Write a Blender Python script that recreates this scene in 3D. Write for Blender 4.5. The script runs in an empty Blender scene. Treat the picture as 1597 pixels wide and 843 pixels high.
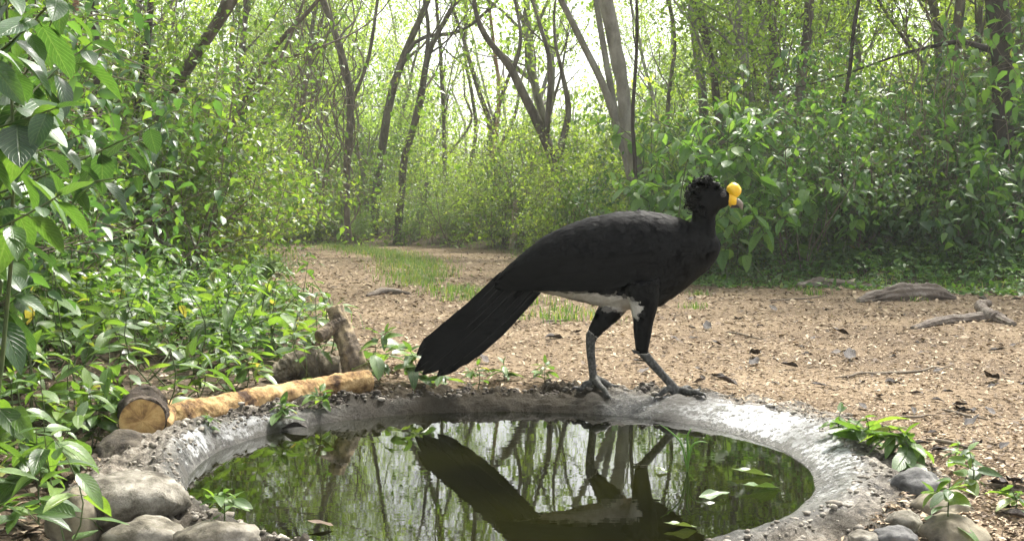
import bpy, bmesh, math, random
import numpy as np
from mathutils import Vector, Matrix, noise

# ------------------------------------------------------------------ camera
SC = bpy.context.scene
COL = SC.collection
FPX, PW, PH, CAMH = 1715.0, 1597.0, 843.0, 0.64
PITCH = math.atan(91.5 / FPX)
cam_d = bpy.data.cameras.new('camera')
cam_d.sensor_width = 36.0
cam_d.lens = 36.0 * FPX / PW
cam_d.clip_start = 0.05
cam_d.clip_end = 2000
cam = bpy.data.objects.new('camera', cam_d)
cam.location = (0, 0, CAMH)
cam.rotation_euler = (math.pi / 2 - PITCH, 0, 0)
COL.objects.link(cam)
SC.camera = cam

# ------------------------------------------------------------------ sky, sun, exposure
SUN_EL, SUN_AZ = math.radians(54), math.radians(28)      # azimuth clockwise from +Y
world = bpy.data.worlds.new('World')
SC.world = world
world.use_nodes = True
wn, wl = world.node_tree.nodes, world.node_tree.links
wn.clear()
w_out = wn.new('ShaderNodeOutputWorld')
w_bg = wn.new('ShaderNodeBackground')
w_sky = wn.new('ShaderNodeTexSky')
w_sky.sky_type = 'NISHITA'
w_sky.sun_disc = False
w_sky.sun_elevation = SUN_EL
w_sky.sun_rotation = SUN_AZ
w_sky.dust_density = 4.0
w_sky.air_density = 1.0
w_hs = wn.new('ShaderNodeHueSaturation')
w_hs.inputs['Saturation'].default_value = 0.22
w_bg.inputs['Strength'].default_value = 0.15
wl.new(w_sky.outputs[0], w_hs.inputs['Color'])
wl.new(w_hs.outputs[0], w_bg.inputs['Color'])
wl.new(w_bg.outputs[0], w_out.inputs['Surface'])
sun_d = bpy.data.lights.new('sun', 'SUN')
sun_d.energy = 3.5
sun_d.angle = math.radians(12)
sun_d.color = (1.0, 0.95, 0.86)
sun = bpy.data.objects.new('sun', sun_d)
sv = Vector((math.sin(SUN_AZ) * math.cos(SUN_EL), math.cos(SUN_AZ) * math.cos(SUN_EL), math.sin(SUN_EL)))
sun.rotation_euler = sv.to_track_quat('Z', 'Y').to_euler()
sun.location = (6, 12, 30)
COL.objects.link(sun)
SC.view_settings.view_transform = 'Standard'
SC.view_settings.look = 'None'
SC.view_settings.gamma = 1
SC.view_settings.use_curve_mapping = False
SC.view_settings.exposure = 1.66
SC.cycles.adaptive_threshold = .03
SC.cycles.volume_bounces = 0
SC.cycles.max_bounces = 4
SC.cycles.diffuse_bounces = 2
SC.cycles.glossy_bounces = 3
SC.cycles.transmission_bounces = 3
SC.cycles.transparent_max_bounces = 4
SC.cycles.sample_clamp_indirect = 4.0
SC.cycles.caustics_reflective = False
SC.cycles.caustics_refractive = False

# ------------------------------------------------------------------ pixel helpers
CP, SP = math.cos(PITCH), math.sin(PITCH)


def ray(x, y):
    r, u = (x - PW / 2) / FPX, (PH / 2 - y) / FPX
    return Vector((r, CP + u * SP, -SP + u * CP))


def at(x, y, Y):                      # the point of a pixel's ray that lies Y metres ahead
    d = ray(x, y)
    return Vector((0, 0, CAMH)) + d * (Y / d.y)


def on(x, y, z=0.0):                  # the point of a pixel's ray on the level z
    d = ray(x, y)
    return Vector((0, 0, CAMH)) + d * ((z - CAMH) / d.z)


def sstep(a, b, x):
    t = np.clip((x - a) / (b - a), 0, 1)
    return t * t * (3 - 2 * t)


# ------------------------------------------------------------------ mesh helpers
def link(o, parent=None):
    COL.objects.link(o)
    if parent is not None:
        o.parent = parent
    return o


def tag(o, label=None, cat=None, group=None, kind=None):
    if label: o['label'] = label
    if cat: o['category'] = cat
    if group: o['group'] = group
    if kind: o['kind'] = kind
    return o


def empty(name, loc=(0, 0, 0), label=None, cat=None, group=None):
    o = bpy.data.objects.new(name, None)
    o.empty_display_size = 0.05
    o.location = loc
    link(o)
    return tag(o, label, cat, group)


def obj(name, me, mat=None, parent=None):
    if mat is not None and len(me.materials) == 0:
        me.materials.append(mat)
    return link(bpy.data.objects.new(name, me), parent)


class MB:
    def __init__(s):
        s.v, s.t, s.q, s.a, s.n = [], [], [], [], 0

    def add(s, v, tris=None, quads=None, attr=0.0):
        v = np.asarray(v, dtype=np.float32).reshape(-1, 3)
        if tris is not None and len(tris):
            s.t.append(np.asarray(tris, dtype=np.int32).reshape(-1, 3) + s.n)
        if quads is not None and len(quads):
            s.q.append(np.asarray(quads, dtype=np.int32).reshape(-1, 4) + s.n)
        a = np.asarray(attr, dtype=np.float32)
        s.a.append(np.full(len(v), a) if a.ndim == 0 else a)
        s.v.append(v)
        s.n += len(v)
        return s

    def mesh(s, name, smooth=True):
        me = bpy.data.meshes.new(name)
        if not s.v:
            return me
        V = np.concatenate(s.v)
        T = np.concatenate(s.t) if s.t else np.zeros((0, 3), np.int32)
        Q = np.concatenate(s.q) if s.q else np.zeros((0, 4), np.int32)
        me.vertices.add(len(V))
        me.vertices.foreach_set('co', V.ravel())
        loops = np.concatenate([T.ravel(), Q.ravel()]).astype(np.int32)
        me.loops.add(len(loops))
        me.loops.foreach_set('vertex_index', loops)
        me.polygons.add(len(T) + len(Q))
        st = np.concatenate([np.arange(len(T)) * 3, len(T) * 3 + np.arange(len(Q)) * 4]).astype(np.int32)
        me.polygons.foreach_set('loop_start', st)
        at_ = me.attributes.new('lv', 'FLOAT', 'POINT')
        at_.data.foreach_set('value', np.concatenate(s.a).astype(np.float32))
        if smooth:
            me.polygons.foreach_set('use_smooth', np.ones(len(T) + len(Q), dtype=bool))
        me.update(calc_edges=True)
        return me


def tube(mb, pts, radii, sides=6, attr=0.0, jitter=0.0, rng=None, cap=True):
    P = np.array([tuple(p) for p in pts], dtype=float)
    n = len(P)
    R = np.broadcast_to(np.asarray(radii, dtype=float), (n,))
    T = np.gradient(P, axis=0)
    T /= np.linalg.norm(T, axis=1)[:, None] + 1e-12
    ref = np.array([0.0, 0.0, 1.0]) if abs(T[0][2]) < 0.9 else np.array([1.0, 0.0, 0.0])
    u = np.cross(T[0], ref); u /= np.linalg.norm(u)
    ang = np.arange(sides) / sides * 2 * math.pi
    V = np.zeros((n, sides, 3))
    for i in range(n):
        u = u - T[i] * np.dot(u, T[i]); u /= np.linalg.norm(u) + 1e-12
        w = np.cross(T[i], u)
        rr = R[i] * (np.ones(sides) if not jitter else 1 + jitter * rng.uniform(-1, 1, sides))
        V[i] = P[i] + (np.cos(ang) * rr)[:, None] * u + (np.sin(ang) * rr)[:, None] * w
    q = []
    for i in range(n - 1):
        for j in range(sides):
            k = (j + 1) % sides
            q.append((i * sides + j, i * sides + k, (i + 1) * sides + k, (i + 1) * sides + j))
    vv = V.reshape(-1, 3)
    t = []
    if cap:
        vv = np.vstack([vv, P[0], P[-1]])
        a, b = n * sides, n * sides + 1
        for j in range(sides):
            k = (j + 1) % sides
            t.append((a, k, j)); t.append((b, (n - 1) * sides + j, (n - 1) * sides + k))
    mb.add(vv, t, q, attr)


def smooth_path(pts, vals, per=5):
    """Catmull-Rom through pts (list of Vector) with values."""
    P = [Vector(p) for p in pts]
    P = [P[0] * 2 - P[1]] + P + [P[-1] * 2 - P[-2]]
    W = [vals[0]] + list(vals) + [vals[-1]]
    out, ov = [], []
    for i in range(1, len(P) - 2):
        for k in range(per):
            t = k / per
            a, b, c, d = P[i - 1], P[i], P[i + 1], P[i + 2]
            out.append(0.5 * (2 * b + (c - a) * t + (2 * a - 5 * b + 4 * c - d) * t * t + (3 * b - a - 3 * c + d) * t ** 3))
            ov.append(W[i] * (1 - t) + W[i + 1] * t)
    out.append(P[-2]); ov.append(W[-2])
    return out, ov


# leaf templates: x across, y along, z up
LEAF_S = (np.array([[0, 0, 0], [0, .5, 0], [0, 1, -.12], [-.5, .38, .10], [.5, .38, .10]]),
          np.array([[0, 4, 1], [4, 2, 1], [0, 1, 3], [1, 2, 3]]))
LEAF_6 = (np.array([[0, 0, 0], [0, .45, .0], [0, 1, -.22], [-.42, .22, .08], [.42, .22, .08], [-.40, .58, .04], [.40, .58, .04]]),
          np.array([[0, 4, 1], [4, 6, 1], [6, 2, 1], [0, 1, 3], [3, 1, 5], [5, 1, 2]]))


def leaf_cloud(mb, P, D, S, W, rng, tpl=LEAF_S, up_bias=1.0, lv=None):
    N = len(P)
    if N == 0:
        return
    T, F = tpl
    D = D / (np.linalg.norm(D, axis=1)[:, None] + 1e-9)
    up = rng.normal(0, .45, (N, 3)); up[:, 2] += up_bias
    X = np.cross(D, up); X /= np.linalg.norm(X, axis=1)[:, None] + 1e-9
    Z = np.cross(X, D)
    S = S[:, None, None]
    V = P[:, None, :] + S * (T[None, :, 0, None] * W * X[:, None, :] + T[None, :, 1, None] * D[:, None, :] + T[None, :, 2, None] * Z[:, None, :])
    k = len(T)
    Fi = (F[None] + (np.arange(N) * k)[:, None, None]).reshape(-1, 3)
    lv = rng.uniform(0, 1, N) if lv is None else lv
    mb.add(V.reshape(-1, 3), Fi, None, np.repeat(lv, k))


def leaf_mesh(name, width, fold, droop, wave, rng, mat, cols=4, rows=7, heart=0.0):
    """One leaf of unit length lying along +y, faces about 48 triangles."""
    v, uv, q = [], [], []
    for i in range(rows + 1):
        t = i / rows
        w = (t ** 0.55) * ((1 - t) ** 0.85) * 1.72 * width * .5
        if i == 0: w = 0.012
        if i == rows: w = 0.004
        yb = t
        for j in range(cols + 1):
            s = j / cols * 2 - 1
            yy = yb - heart * abs(s) * (1 - t) ** 2
            z = fold * abs(s) * w - droop * t * t + wave * math.sin(t * 9 + s * 2) * abs(s) * w
            v.append((s * w, yy, z)); uv.append((j / cols, t))
    for i in range(rows):
        for j in range(cols):
            a = i * (cols + 1) + j
            q.append((a, a + 1, a + cols + 2, a + cols + 1))
    me = bpy.data.meshes.new(name)
    me.from_pydata(v, [], q)
    ul = me.uv_layers.new(name='UVMap')
    for p in me.polygons:
        p.use_smooth = True
        for li in p.loop_indices:
            ul.data[li].uv = uv[me.loops[li].vertex_index]
    me.materials.append(mat)
    return me


# ------------------------------------------------------------------ materials
def nodes(name):
    m = bpy.data.materials.new(name)
    m.use_nodes = True
    nt = m.node_tree
    nt.nodes.clear()
    out = nt.nodes.new('ShaderNodeOutputMaterial')
    return m, nt, out


def N(nt, typ, **kw):
    n = nt.nodes.new(typ)
    for k, v in kw.items():
        if k in n.inputs: n.inputs[k].default_value = v
        else: setattr(n, k, v)
    return n


def ramp(nt, stops, fac):
    r = nt.nodes.new('ShaderNodeValToRGB')
    e = r.color_ramp.elements
    while len(e) < len(stops): e.new(0.5)
    for i, (p, c) in enumerate(stops):
        e[i].position = p
        e[i].color = (*c, 1) if len(c) == 3 else c
    nt.links.new(fac, r.inputs[0])
    return r


def math_n(nt, op, a, b=None):
    m = nt.nodes.new('ShaderNodeMath'); m.operation = op
    for i, x in enumerate((a, b)):
        if x is None: continue
        if isinstance(x, (int, float)): m.inputs[i].default_value = x
        else: nt.links.new(x, m.inputs[i])
    return m.outputs[0]


def leaf_mat(name, stops, trans=0.4, rough=0.42, veins=False, tcol=(2.3, 2.2, 1.0), spec=0.5):
    m, nt, out = nodes(name)
    a = N(nt, 'ShaderNodeAttribute', attribute_name='lv')
    oi = N(nt, 'ShaderNodeObjectInfo')
    f = math_n(nt, 'FRACT', math_n(nt, 'ADD', a.outputs['Fac'], oi.outputs['Random']))
    r = ramp(nt, stops, f)
    col = r.outputs[0]
    geo = N(nt, 'ShaderNodeNewGeometry')
    bs = N(nt, 'ShaderNodeBsdfPrincipled', Roughness=rough)
    bs.inputs['Specular IOR Level'].default_value = spec
    if veins:
        uv = N(nt, 'ShaderNodeUVMap')
        sp = N(nt, 'ShaderNodeSeparateXYZ')
        nt.links.new(uv.outputs[0], sp.inputs[0])
        ax = math_n(nt, 'ABSOLUTE', math_n(nt, 'SUBTRACT', sp.outputs[0], 0.5))
        vv = math_n(nt, 'SUBTRACT', math_n(nt, 'MULTIPLY', sp.outputs[1], 9.0), math_n(nt, 'MULTIPLY', ax, 6.0))
        vv = math_n(nt, 'ABSOLUTE', math_n(nt, 'SUBTRACT', math_n(nt, 'FRACT', vv), 0.5))
        side = math_n(nt, 'SUBTRACT', 1.0, math_n(nt, 'MULTIPLY', vv, 9.0))
        mid = math_n(nt, 'SUBTRACT', 1.0, math_n(nt, 'MULTIPLY', ax, 26.0))
        vein = math_n(nt, 'MAXIMUM', math_n(nt, 'MAXIMUM', side, mid), 0.0)
        mx = N(nt, 'ShaderNodeMix', data_type='RGBA')
        nt.links.new(math_n(nt, 'MULTIPLY', vein, 0.38), mx.inputs[0])
        nt.links.new(col, mx.inputs[6]); mx.inputs[7].default_value = (0.16, 0.24, 0.09, 1)
        col = mx.outputs[2]
        tc = N(nt, 'ShaderNodeTexCoord')
        nz = N(nt, 'ShaderNodeTexNoise', Scale=14.0)
        nt.links.new(tc.outputs['Object'], nz.inputs['Vector'])
        mx2 = N(nt, 'ShaderNodeMix', data_type='RGBA', blend_type='MULTIPLY')
        mx2.inputs[0].default_value = 0.5
        rr = ramp(nt, [(0.3, (.6, .6, .6)), (0.7, (1.2, 1.2, 1.2))], nz.outputs[0])
        nt.links.new(col, mx2.inputs[6]); nt.links.new(rr.outputs[0], mx2.inputs[7])
        col = mx2.outputs[2]
        bp = N(nt, 'ShaderNodeBump', Strength=0.35, Distance=0.01)
        nt.links.new(math_n(nt, 'SUBTRACT', 1.0, vein), bp.inputs['Height'])
        nt.links.new(bp.outputs[0], bs.inputs['Normal'])
    nt.links.new(col, bs.inputs['Base Color'])
    tm = N(nt, 'ShaderNodeMix', data_type='RGBA', blend_type='MULTIPLY')
    tm.inputs[0].default_value = 1.0
    nt.links.new(col, tm.inputs[6]); tm.inputs[7].default_value = (*tcol, 1)
    tr = N(nt, 'ShaderNodeBsdfTranslucent')
    nt.links.new(tm.outputs[2], tr.inputs['Color'])
    ms = N(nt, 'ShaderNodeMixShader'); ms.inputs[0].default_value = trans
    nt.links.new(bs.outputs[0], ms.inputs[1]); nt.links.new(tr.outputs[0], ms.inputs[2])
    nt.links.new(ms.outputs[0], out.inputs[0])
    return m


def noise_mat(name, stops, scale=8.0, rough=0.85, bump=0.3, bscale=None, stretch=(1, 1, 1), detail=6.0, dist=0.02, attr=0.0, spec=0.3, objrand=0.0):
    m, nt, out = nodes(name)
    tc = N(nt, 'ShaderNodeTexCoord')
    mp = N(nt, 'ShaderNodeMapping'); mp.inputs['Scale'].default_value = stretch
    nt.links.new(tc.outputs['Object'], mp.inputs[0])
    nz = N(nt, 'ShaderNodeTexNoise', Scale=scale, Detail=detail, Roughness=0.65)
    nt.links.new(mp.outputs[0], nz.inputs['Vector'])
    f = nz.outputs[0]
    if attr:
        a = N(nt, 'ShaderNodeAttribute', attribute_name='lv')
        f = math_n(nt, 'ADD', f, math_n(nt, 'MULTIPLY', math_n(nt, 'SUBTRACT', a.outputs['Fac'], 0.5), attr))
    if objrand:
        oi = N(nt, 'ShaderNodeObjectInfo')
        f = math_n(nt, 'ADD', f, math_n(nt, 'MULTIPLY', math_n(nt, 'SUBTRACT', oi.outputs['Random'], 0.5), objrand))
    r = ramp(nt, stops, f)
    bs = N(nt, 'ShaderNodeBsdfPrincipled', Roughness=rough)
    bs.inputs['Specular IOR Level'].default_value = spec
    nt.links.new(r.outputs[0], bs.inputs['Base Color'])
    if bump:
        n2 = N(nt, 'ShaderNodeTexNoise', Scale=bscale or scale * 3, Detail=8.0, Roughness=0.7)
        nt.links.new(mp.outputs[0], n2.inputs['Vector'])
        bp = N(nt, 'ShaderNodeBump', Strength=bump, Distance=dist)
        nt.links.new(n2.outputs[0], bp.inputs['Height'])
        nt.links.new(bp.outputs[0], bs.inputs['Normal'])
    nt.links.new(bs.outputs[0], out.inputs[0])
    return m


M = {}
M['leaf_near'] = leaf_mat('leaf_near', [(0, (.022, .056, .020)), (.4, (.036, .088, .026)), (.75, (.054, .122, .029)), (1, (.080, .160, .034))], .30, .36, True)  # greens darkened to carry the canopy shade over the near leaves
M['leaf_herb'] = leaf_mat('leaf_herb', [(0, (.042, .090, .022)), (.4, (.066, .132, .028)), (.75, (.10, .185, .032)), (.96, (.14, .22, .04)), (1, (.24, .21, .06))], .38, .38, True)
M['leaf_herb_far'] = leaf_mat('leaf_herb_far', [(0, (.04, .095, .025)), (.4, (.062, .14, .034)), (.8, (.10, .20, .038)), (.975, (.14, .24, .045)), (1, (.20, .20, .06))], .38, .40)
M['leaf_shrub'] = leaf_mat('leaf_shrub', [(0, (.050, .098, .024)), (.45, (.084, .155, .031)), (.8, (.125, .21, .036)), (.975, (.13, .23, .045)), (1, (.20, .20, .06))], .40, .40)
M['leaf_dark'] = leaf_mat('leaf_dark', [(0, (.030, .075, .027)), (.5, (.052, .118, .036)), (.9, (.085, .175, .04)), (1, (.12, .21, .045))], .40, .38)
M['leaf_bush'] = leaf_mat('leaf_bush', [(0, (.065, .15, .04)), (.4, (.10, .21, .052)), (.8, (.14, .26, .06)), (1, (.18, .29, .07))], .46, .36, True)
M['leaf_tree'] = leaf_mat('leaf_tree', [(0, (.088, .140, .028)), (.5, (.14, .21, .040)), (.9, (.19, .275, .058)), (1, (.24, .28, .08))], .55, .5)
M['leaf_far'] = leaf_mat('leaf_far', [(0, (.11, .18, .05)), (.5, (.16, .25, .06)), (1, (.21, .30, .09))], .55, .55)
M['grass'] = leaf_mat('grass_blade', [(0, (.05, .11, .025)), (.5, (.09, .17, .035)), (.9, (.16, .23, .05)), (1, (.30, .25, .10))], .35, .5)
M['stem'] = noise_mat('green_stem', [(.3, (.05, .08, .025)), (.7, (.10, .12, .045))], 20, .6, 0)
M['twig'] = noise_mat('brown_twig', [(.3, (.09, .07, .05)), (.7, (.20, .165, .12))], 14, .85, .2)
M['bark'] = noise_mat('bark_grey_brown', [(.28, (.045, .036, .028)), (.5, (.11, .092, .072)), (.72, (.22, .195, .16))], 9, .9, .8, 26, (1, 1, .3), dist=.03, objrand=.12)
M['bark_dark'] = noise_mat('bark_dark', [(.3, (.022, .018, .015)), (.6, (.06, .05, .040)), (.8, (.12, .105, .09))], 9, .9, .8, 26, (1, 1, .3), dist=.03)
M['bark_pale'] = noise_mat('bark_pale_grey', [(.3, (.10, .092, .078)), (.5, (.20, .185, .155)), (.75, (.34, .32, .28))], 7, .85, .6, 24, (1, 1, .5), dist=.02)
M['bark_red'] = noise_mat('bark_red_peeling', [(.3, (.12, .05, .03)), (.5, (.28, .15, .09)), (.66, (.50, .40, .31)), (.8, (.62, .54, .45))], 6, .7, .5, 22, (1, 1, .4))

M['peeled'] = noise_mat('peeled_pale_wood', [(.3, (.30, .18, .12)), (.45, (.52, .42, .34)), (.7, (.68, .62, .54))], 5, .7, .4, 22, (1, 1, .4))

# ground: trail litter against forest floor by the vertex attribute lv (0 floor, 1 trail)
def ground_mat():
    m, nt, out = nodes('ground')
    tc = N(nt, 'ShaderNodeTexCoord')
    a = N(nt, 'ShaderNodeAttribute', attribute_name='lv')
    mp = N(nt, 'ShaderNodeMapping'); mp.inputs['Scale'].default_value = (.6, 1, 1)
    nt.links.new(tc.outputs['Object'], mp.inputs[0])
    n1 = N(nt, 'ShaderNodeTexNoise', Scale=55.0, Detail=8.0, Roughness=.75)
    n2 = N(nt, 'ShaderNodeTexNoise', Scale=1.3, Detail=4.0)
    n3 = N(nt, 'ShaderNodeTexVoronoi', Scale=70.0)
    for n_ in (n1, n2, n3): nt.links.new(mp.outputs[0], n_.inputs['Vector'])
    f = math_n(nt, 'ADD', math_n(nt, 'MULTIPLY', n1.outputs[0], .7), math_n(nt, 'MULTIPLY', n2.outputs[0], .3))
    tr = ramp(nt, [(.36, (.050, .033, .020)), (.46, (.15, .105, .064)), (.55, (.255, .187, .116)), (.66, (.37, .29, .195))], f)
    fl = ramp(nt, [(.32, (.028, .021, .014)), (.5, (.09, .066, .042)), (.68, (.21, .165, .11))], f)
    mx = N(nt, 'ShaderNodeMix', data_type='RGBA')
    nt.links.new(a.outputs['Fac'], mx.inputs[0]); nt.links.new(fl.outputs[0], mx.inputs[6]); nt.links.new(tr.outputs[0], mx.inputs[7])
    bs = N(nt, 'ShaderNodeBsdfPrincipled', Roughness=.9)
    bs.inputs['Specular IOR Level'].default_value = .2
    nt.links.new(mx.outputs[2], bs.inputs['Base Color'])
    h = math_n(nt, 'ADD', n1.outputs[0], math_n(nt, 'MULTIPLY', n3.outputs[0], .6))
    bp = N(nt, 'ShaderNodeBump', Strength=.9, Distance=.02)
    nt.links.new(h, bp.inputs['Height']); nt.links.new(bp.outputs[0], bs.inputs['Normal'])
    nt.links.new(bs.outputs[0], out.inputs[0])
    return m


M['ground'] = ground_mat()


def litter_mat(name, stops, rough=.8, trans=0.0):
    m, nt, out = nodes(name)
    a = N(nt, 'ShaderNodeAttribute', attribute_name='lv')
    oi = N(nt, 'ShaderNodeObjectInfo')
    r = ramp(nt, stops, math_n(nt, 'FRACT', math_n(nt, 'ADD', a.outputs['Fac'], oi.outputs['Random'])))
    bs = N(nt, 'ShaderNodeBsdfPrincipled', Roughness=rough)
    nt.links.new(r.outputs[0], bs.inputs['Base Color'])
    nt.links.new(bs.outputs[0], out.inputs[0])
    return m


M['litter'] = litter_mat('leaf_litter', [(0, (.06, .038, .022)), (.25, (.155, .105, .062)), (.6, (.27, .195, .120)), (.85, (.36, .272, .168)), (1, (.46, .375, .26))])
M['litter_floor'] = litter_mat('forest_floor_litter', [(0, (.035, .024, .015)), (.4, (.12, .08, .048)), (.75, (.24, .175, .11)), (1, (.42, .35, .26))])
M['dead_leaf'] = noise_mat('dead_leaf', [(.35, (.016, .011, .009)), (.52, (.045, .033, .027)), (.74, (.15, .12, .10))], 18, .75, .3, objrand=.25, spec=.5)

# ------------------------------------------------------------------ terrain
TRAIL = np.array([(-.55, 3.9), (-.72, 4.8), (-1.25, 6.5), (-2.45, 10.8), (-3.3, 16.5), (-6.0, 19.6), (-12, 22), (-12, 24.5), (-5, 21.8), (-1.6, 20.6), (-.1, 18.8),
                  (.35, 15), (1.2, 12.0), (1.95, 10.0), (2.96, 9.5), (4.3, 9.1), (6.2, 8.6), (6.6, 2), (6.2, -5), (-.9, -5), (-.75, 2.0)])
BC = np.array([-.03, 3.03])          # basin centre


def sd_trail(x, y):
    x = np.atleast_1d(np.asarray(x, float)); y = np.atleast_1d(np.asarray(y, float))
    A, B = TRAIL, np.roll(TRAIL, -1, axis=0)
    d = np.full(x.shape, 1e9); ins = np.zeros(x.shape, bool)
    for (ax, ay), (bx, by) in zip(A, B):
        ex, ey = bx - ax, by - ay
        t = np.clip(((x - ax) * ex + (y - ay) * ey) / (ex * ex + ey * ey), 0, 1)
        d = np.minimum(d, np.hypot(x - ax - t * ex, y - ay - t * ey))
        c = (ay > y) != (by > y)
        with np.errstate(divide='ignore', invalid='ignore'):
            ins ^= c & (x < (bx - ax) * (y - ay) / (by - ay if by != ay else 1e-9) + ax)
    return np.where(ins, -d, d)


_SEG = None


def sd1(x, y):
    global _SEG
    if _SEG is None:
        A = TRAIL.tolist(); B = A[1:] + A[:1]
        _SEG = [(a[0], a[1], b[0] - a[0], b[1] - a[1], (b[0] - a[0]) ** 2 + (b[1] - a[1]) ** 2, b[1]) for a, b in zip(A, B)]
    d = 1e18; ins = False
    for ax, ay, ex, ey, l2, by in _SEG:
        px_, py_ = x - ax, y - ay
        t = (px_ * ex + py_ * ey) / l2
        t = 0.0 if t < 0 else (1.0 if t > 1 else t)
        q = (px_ - t * ex) ** 2 + (py_ - t * ey) ** 2
        if q < d: d = q
        if (ay > y) != (by > y) and px_ < ex * py_ / ey: ins = not ins
    d = math.sqrt(d)
    return -d if ins else d


def ss1(a, b, x):
    t = (x - a) / (b - a)
    t = 0.0 if t < 0 else (1.0 if t > 1 else t)
    return t * t * (3 - 2 * t)


def fbm(x, y, s, z=0.0):
    return noise.fractal(Vector((x * s, y * s, z)), 1.0, 2.0, 4)


def base_gz(x, y):
    sd = sd1(x, y)
    z = -.03 + .02 * fbm(x, y, .9) + .006 * fbm(x, y, 7, 3)
    out = max(sd, 0)
    z += .07 * min(out, 4.0) * (1 if out < 4 else 1) + .03 * fbm(x, y, 1.3, 9) * min(out * 2, 1)
    if x < -.6 and y < 3.6:
        z -= .06 * ss1(.6, 1.1, -x)
    return z


def gz(x, y):
    z = base_gz(x, y)
    r = math.hypot(x - BC[0], y - BC[1])
    k = 1 - ss1(.96, 1.18, r)
    return z * (1 - k) - .45 * k


def build_ground():
    u = np.linspace(-1, 1, 201)
    gx = np.sinh(u * 6.2) / np.sinh(6.2) * 500
    v = np.linspace(-.72, 1, 231)
    gy = 3.5 + np.sinh(v * 6.2) / np.sinh(6.2) * 600
    X, Y = np.meshgrid(gx, gy)
    sd = sd_trail(X.ravel(), Y.ravel())
    Z = np.array([gz(a, b) if abs(a) < 60 and -20 < b < 90 else .25 for a, b in zip(X.ravel(), Y.ravel())])
    nz = np.array([fbm(a, b, 1.7, 5) for a, b in zip(X.ravel(), Y.ravel())])
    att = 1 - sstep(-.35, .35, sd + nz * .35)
    # worn grass strip down the middle of the trail keeps darker soil
    nx, ny = len(gx), len(gy)
    q = [(j * nx + i, j * nx + i + 1, (j + 1) * nx + i + 1, (j + 1) * nx + i) for j in range(ny - 1) for i in range(nx - 1)]
    mb = MB(); mb.add(np.c_[X.ravel(), Y.ravel(), Z], None, q, att)
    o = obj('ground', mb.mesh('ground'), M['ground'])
    tag(o, 'tan leaf-littered dirt trail and forest floor', kind='structure')


build_ground()

# ------------------------------------------------------------------ basin
WZ = -.06


def lerp_ang(th, table):
    """table: (degrees, value) sorted; periodic smooth interpolation"""
    d = math.degrees(th) % 360
    t = table + [(table[0][0] + 360, table[0][1])]
    if d < t[0][0]: d += 360
    for (a, va), (b, vb) in zip(t, t[1:]):
        if a <= d <= b:
            k = (d - a) / (b - a); k = k * k * (3 - 2 * k)
            return va * (1 - k) + vb * k
    return t[0][1]


SW = [(0, .14), (35, .22), (54, .22), (70, .17), (86, .10), (120, .06), (150, .07), (180, .06), (215, .06), (250, .08), (290, .08), (325, .14)]
ZC = [(0, .0), (35, .0), (62, -.005), (85, -.014), (120, -.008), (150, .0), (180, .02), (215, -.005), (250, -.04), (290, -.04), (325, -.015)]
OW = [(0, .20), (40, .24), (85, .26), (130, .22), (165, .22), (190, .20), (225, .14), (270, .14), (320, .18)]


def rim_z(x, y, rough=True):
    dx, dy = x - BC[0], y - BC[1]
    r, th = math.hypot(dx, dy), math.atan2(dy, dx)
    wn_ = noise.noise(Vector((math.cos(th) * 1.8, math.sin(th) * 1.8, 7.0)))
    rw = .80 + .04 * abs(math.cos(th)) + .05 * max(0.0, -math.sin(th)) ** 3 + .012 * wn_ + .006 * noise.noise(Vector((math.cos(th) * 7, math.sin(th) * 7, 2.0)))
    sw, zc, ow = lerp_ang(th, SW), lerp_ang(th, ZC), lerp_ang(th, OW)
    rc = rw + sw
    if r < rw:
        z = WZ - .20 * min(1, (rw - r) / .3) ** .8
        wet = 1
    elif r < rc:
        t = (r - rw) / sw
        z = WZ + (zc - WZ) * (math.sin(t * math.pi / 2) ** .9)
        wet = 1 - .5 * max(0, t - .6) / .4
    else:
        t = (r - rc) / ow
        z = zc - .025 * t - .10 * max(0, t - .6) ** 1.4
        wet = .35 * max(0, 1 - t * 2.5)
    k = ss1(rw + sw * .55, rc + .02, r)
    sl = lerp_ang(th, [(0, 0), (40, .1), (60, .6), (80, 1), (130, 1), (155, .2), (230, .6), (300, .4), (335, 0)])
    amp = .004 + .030 * k + sl * .020 * ss1(rw - .01, rw + .03, r)
    if rough and r > rw - .02:
        z += amp * (noise.fractal(Vector((x * 11, y * 11, 1.0)), 1.0, 2.0, 5) * .75)
        z += amp * (.35 + .45 * sl) * (abs(noise.noise(Vector((x * 28, y * 28, 4.0)))) - .25)
    return z, wet, r, rw


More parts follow.
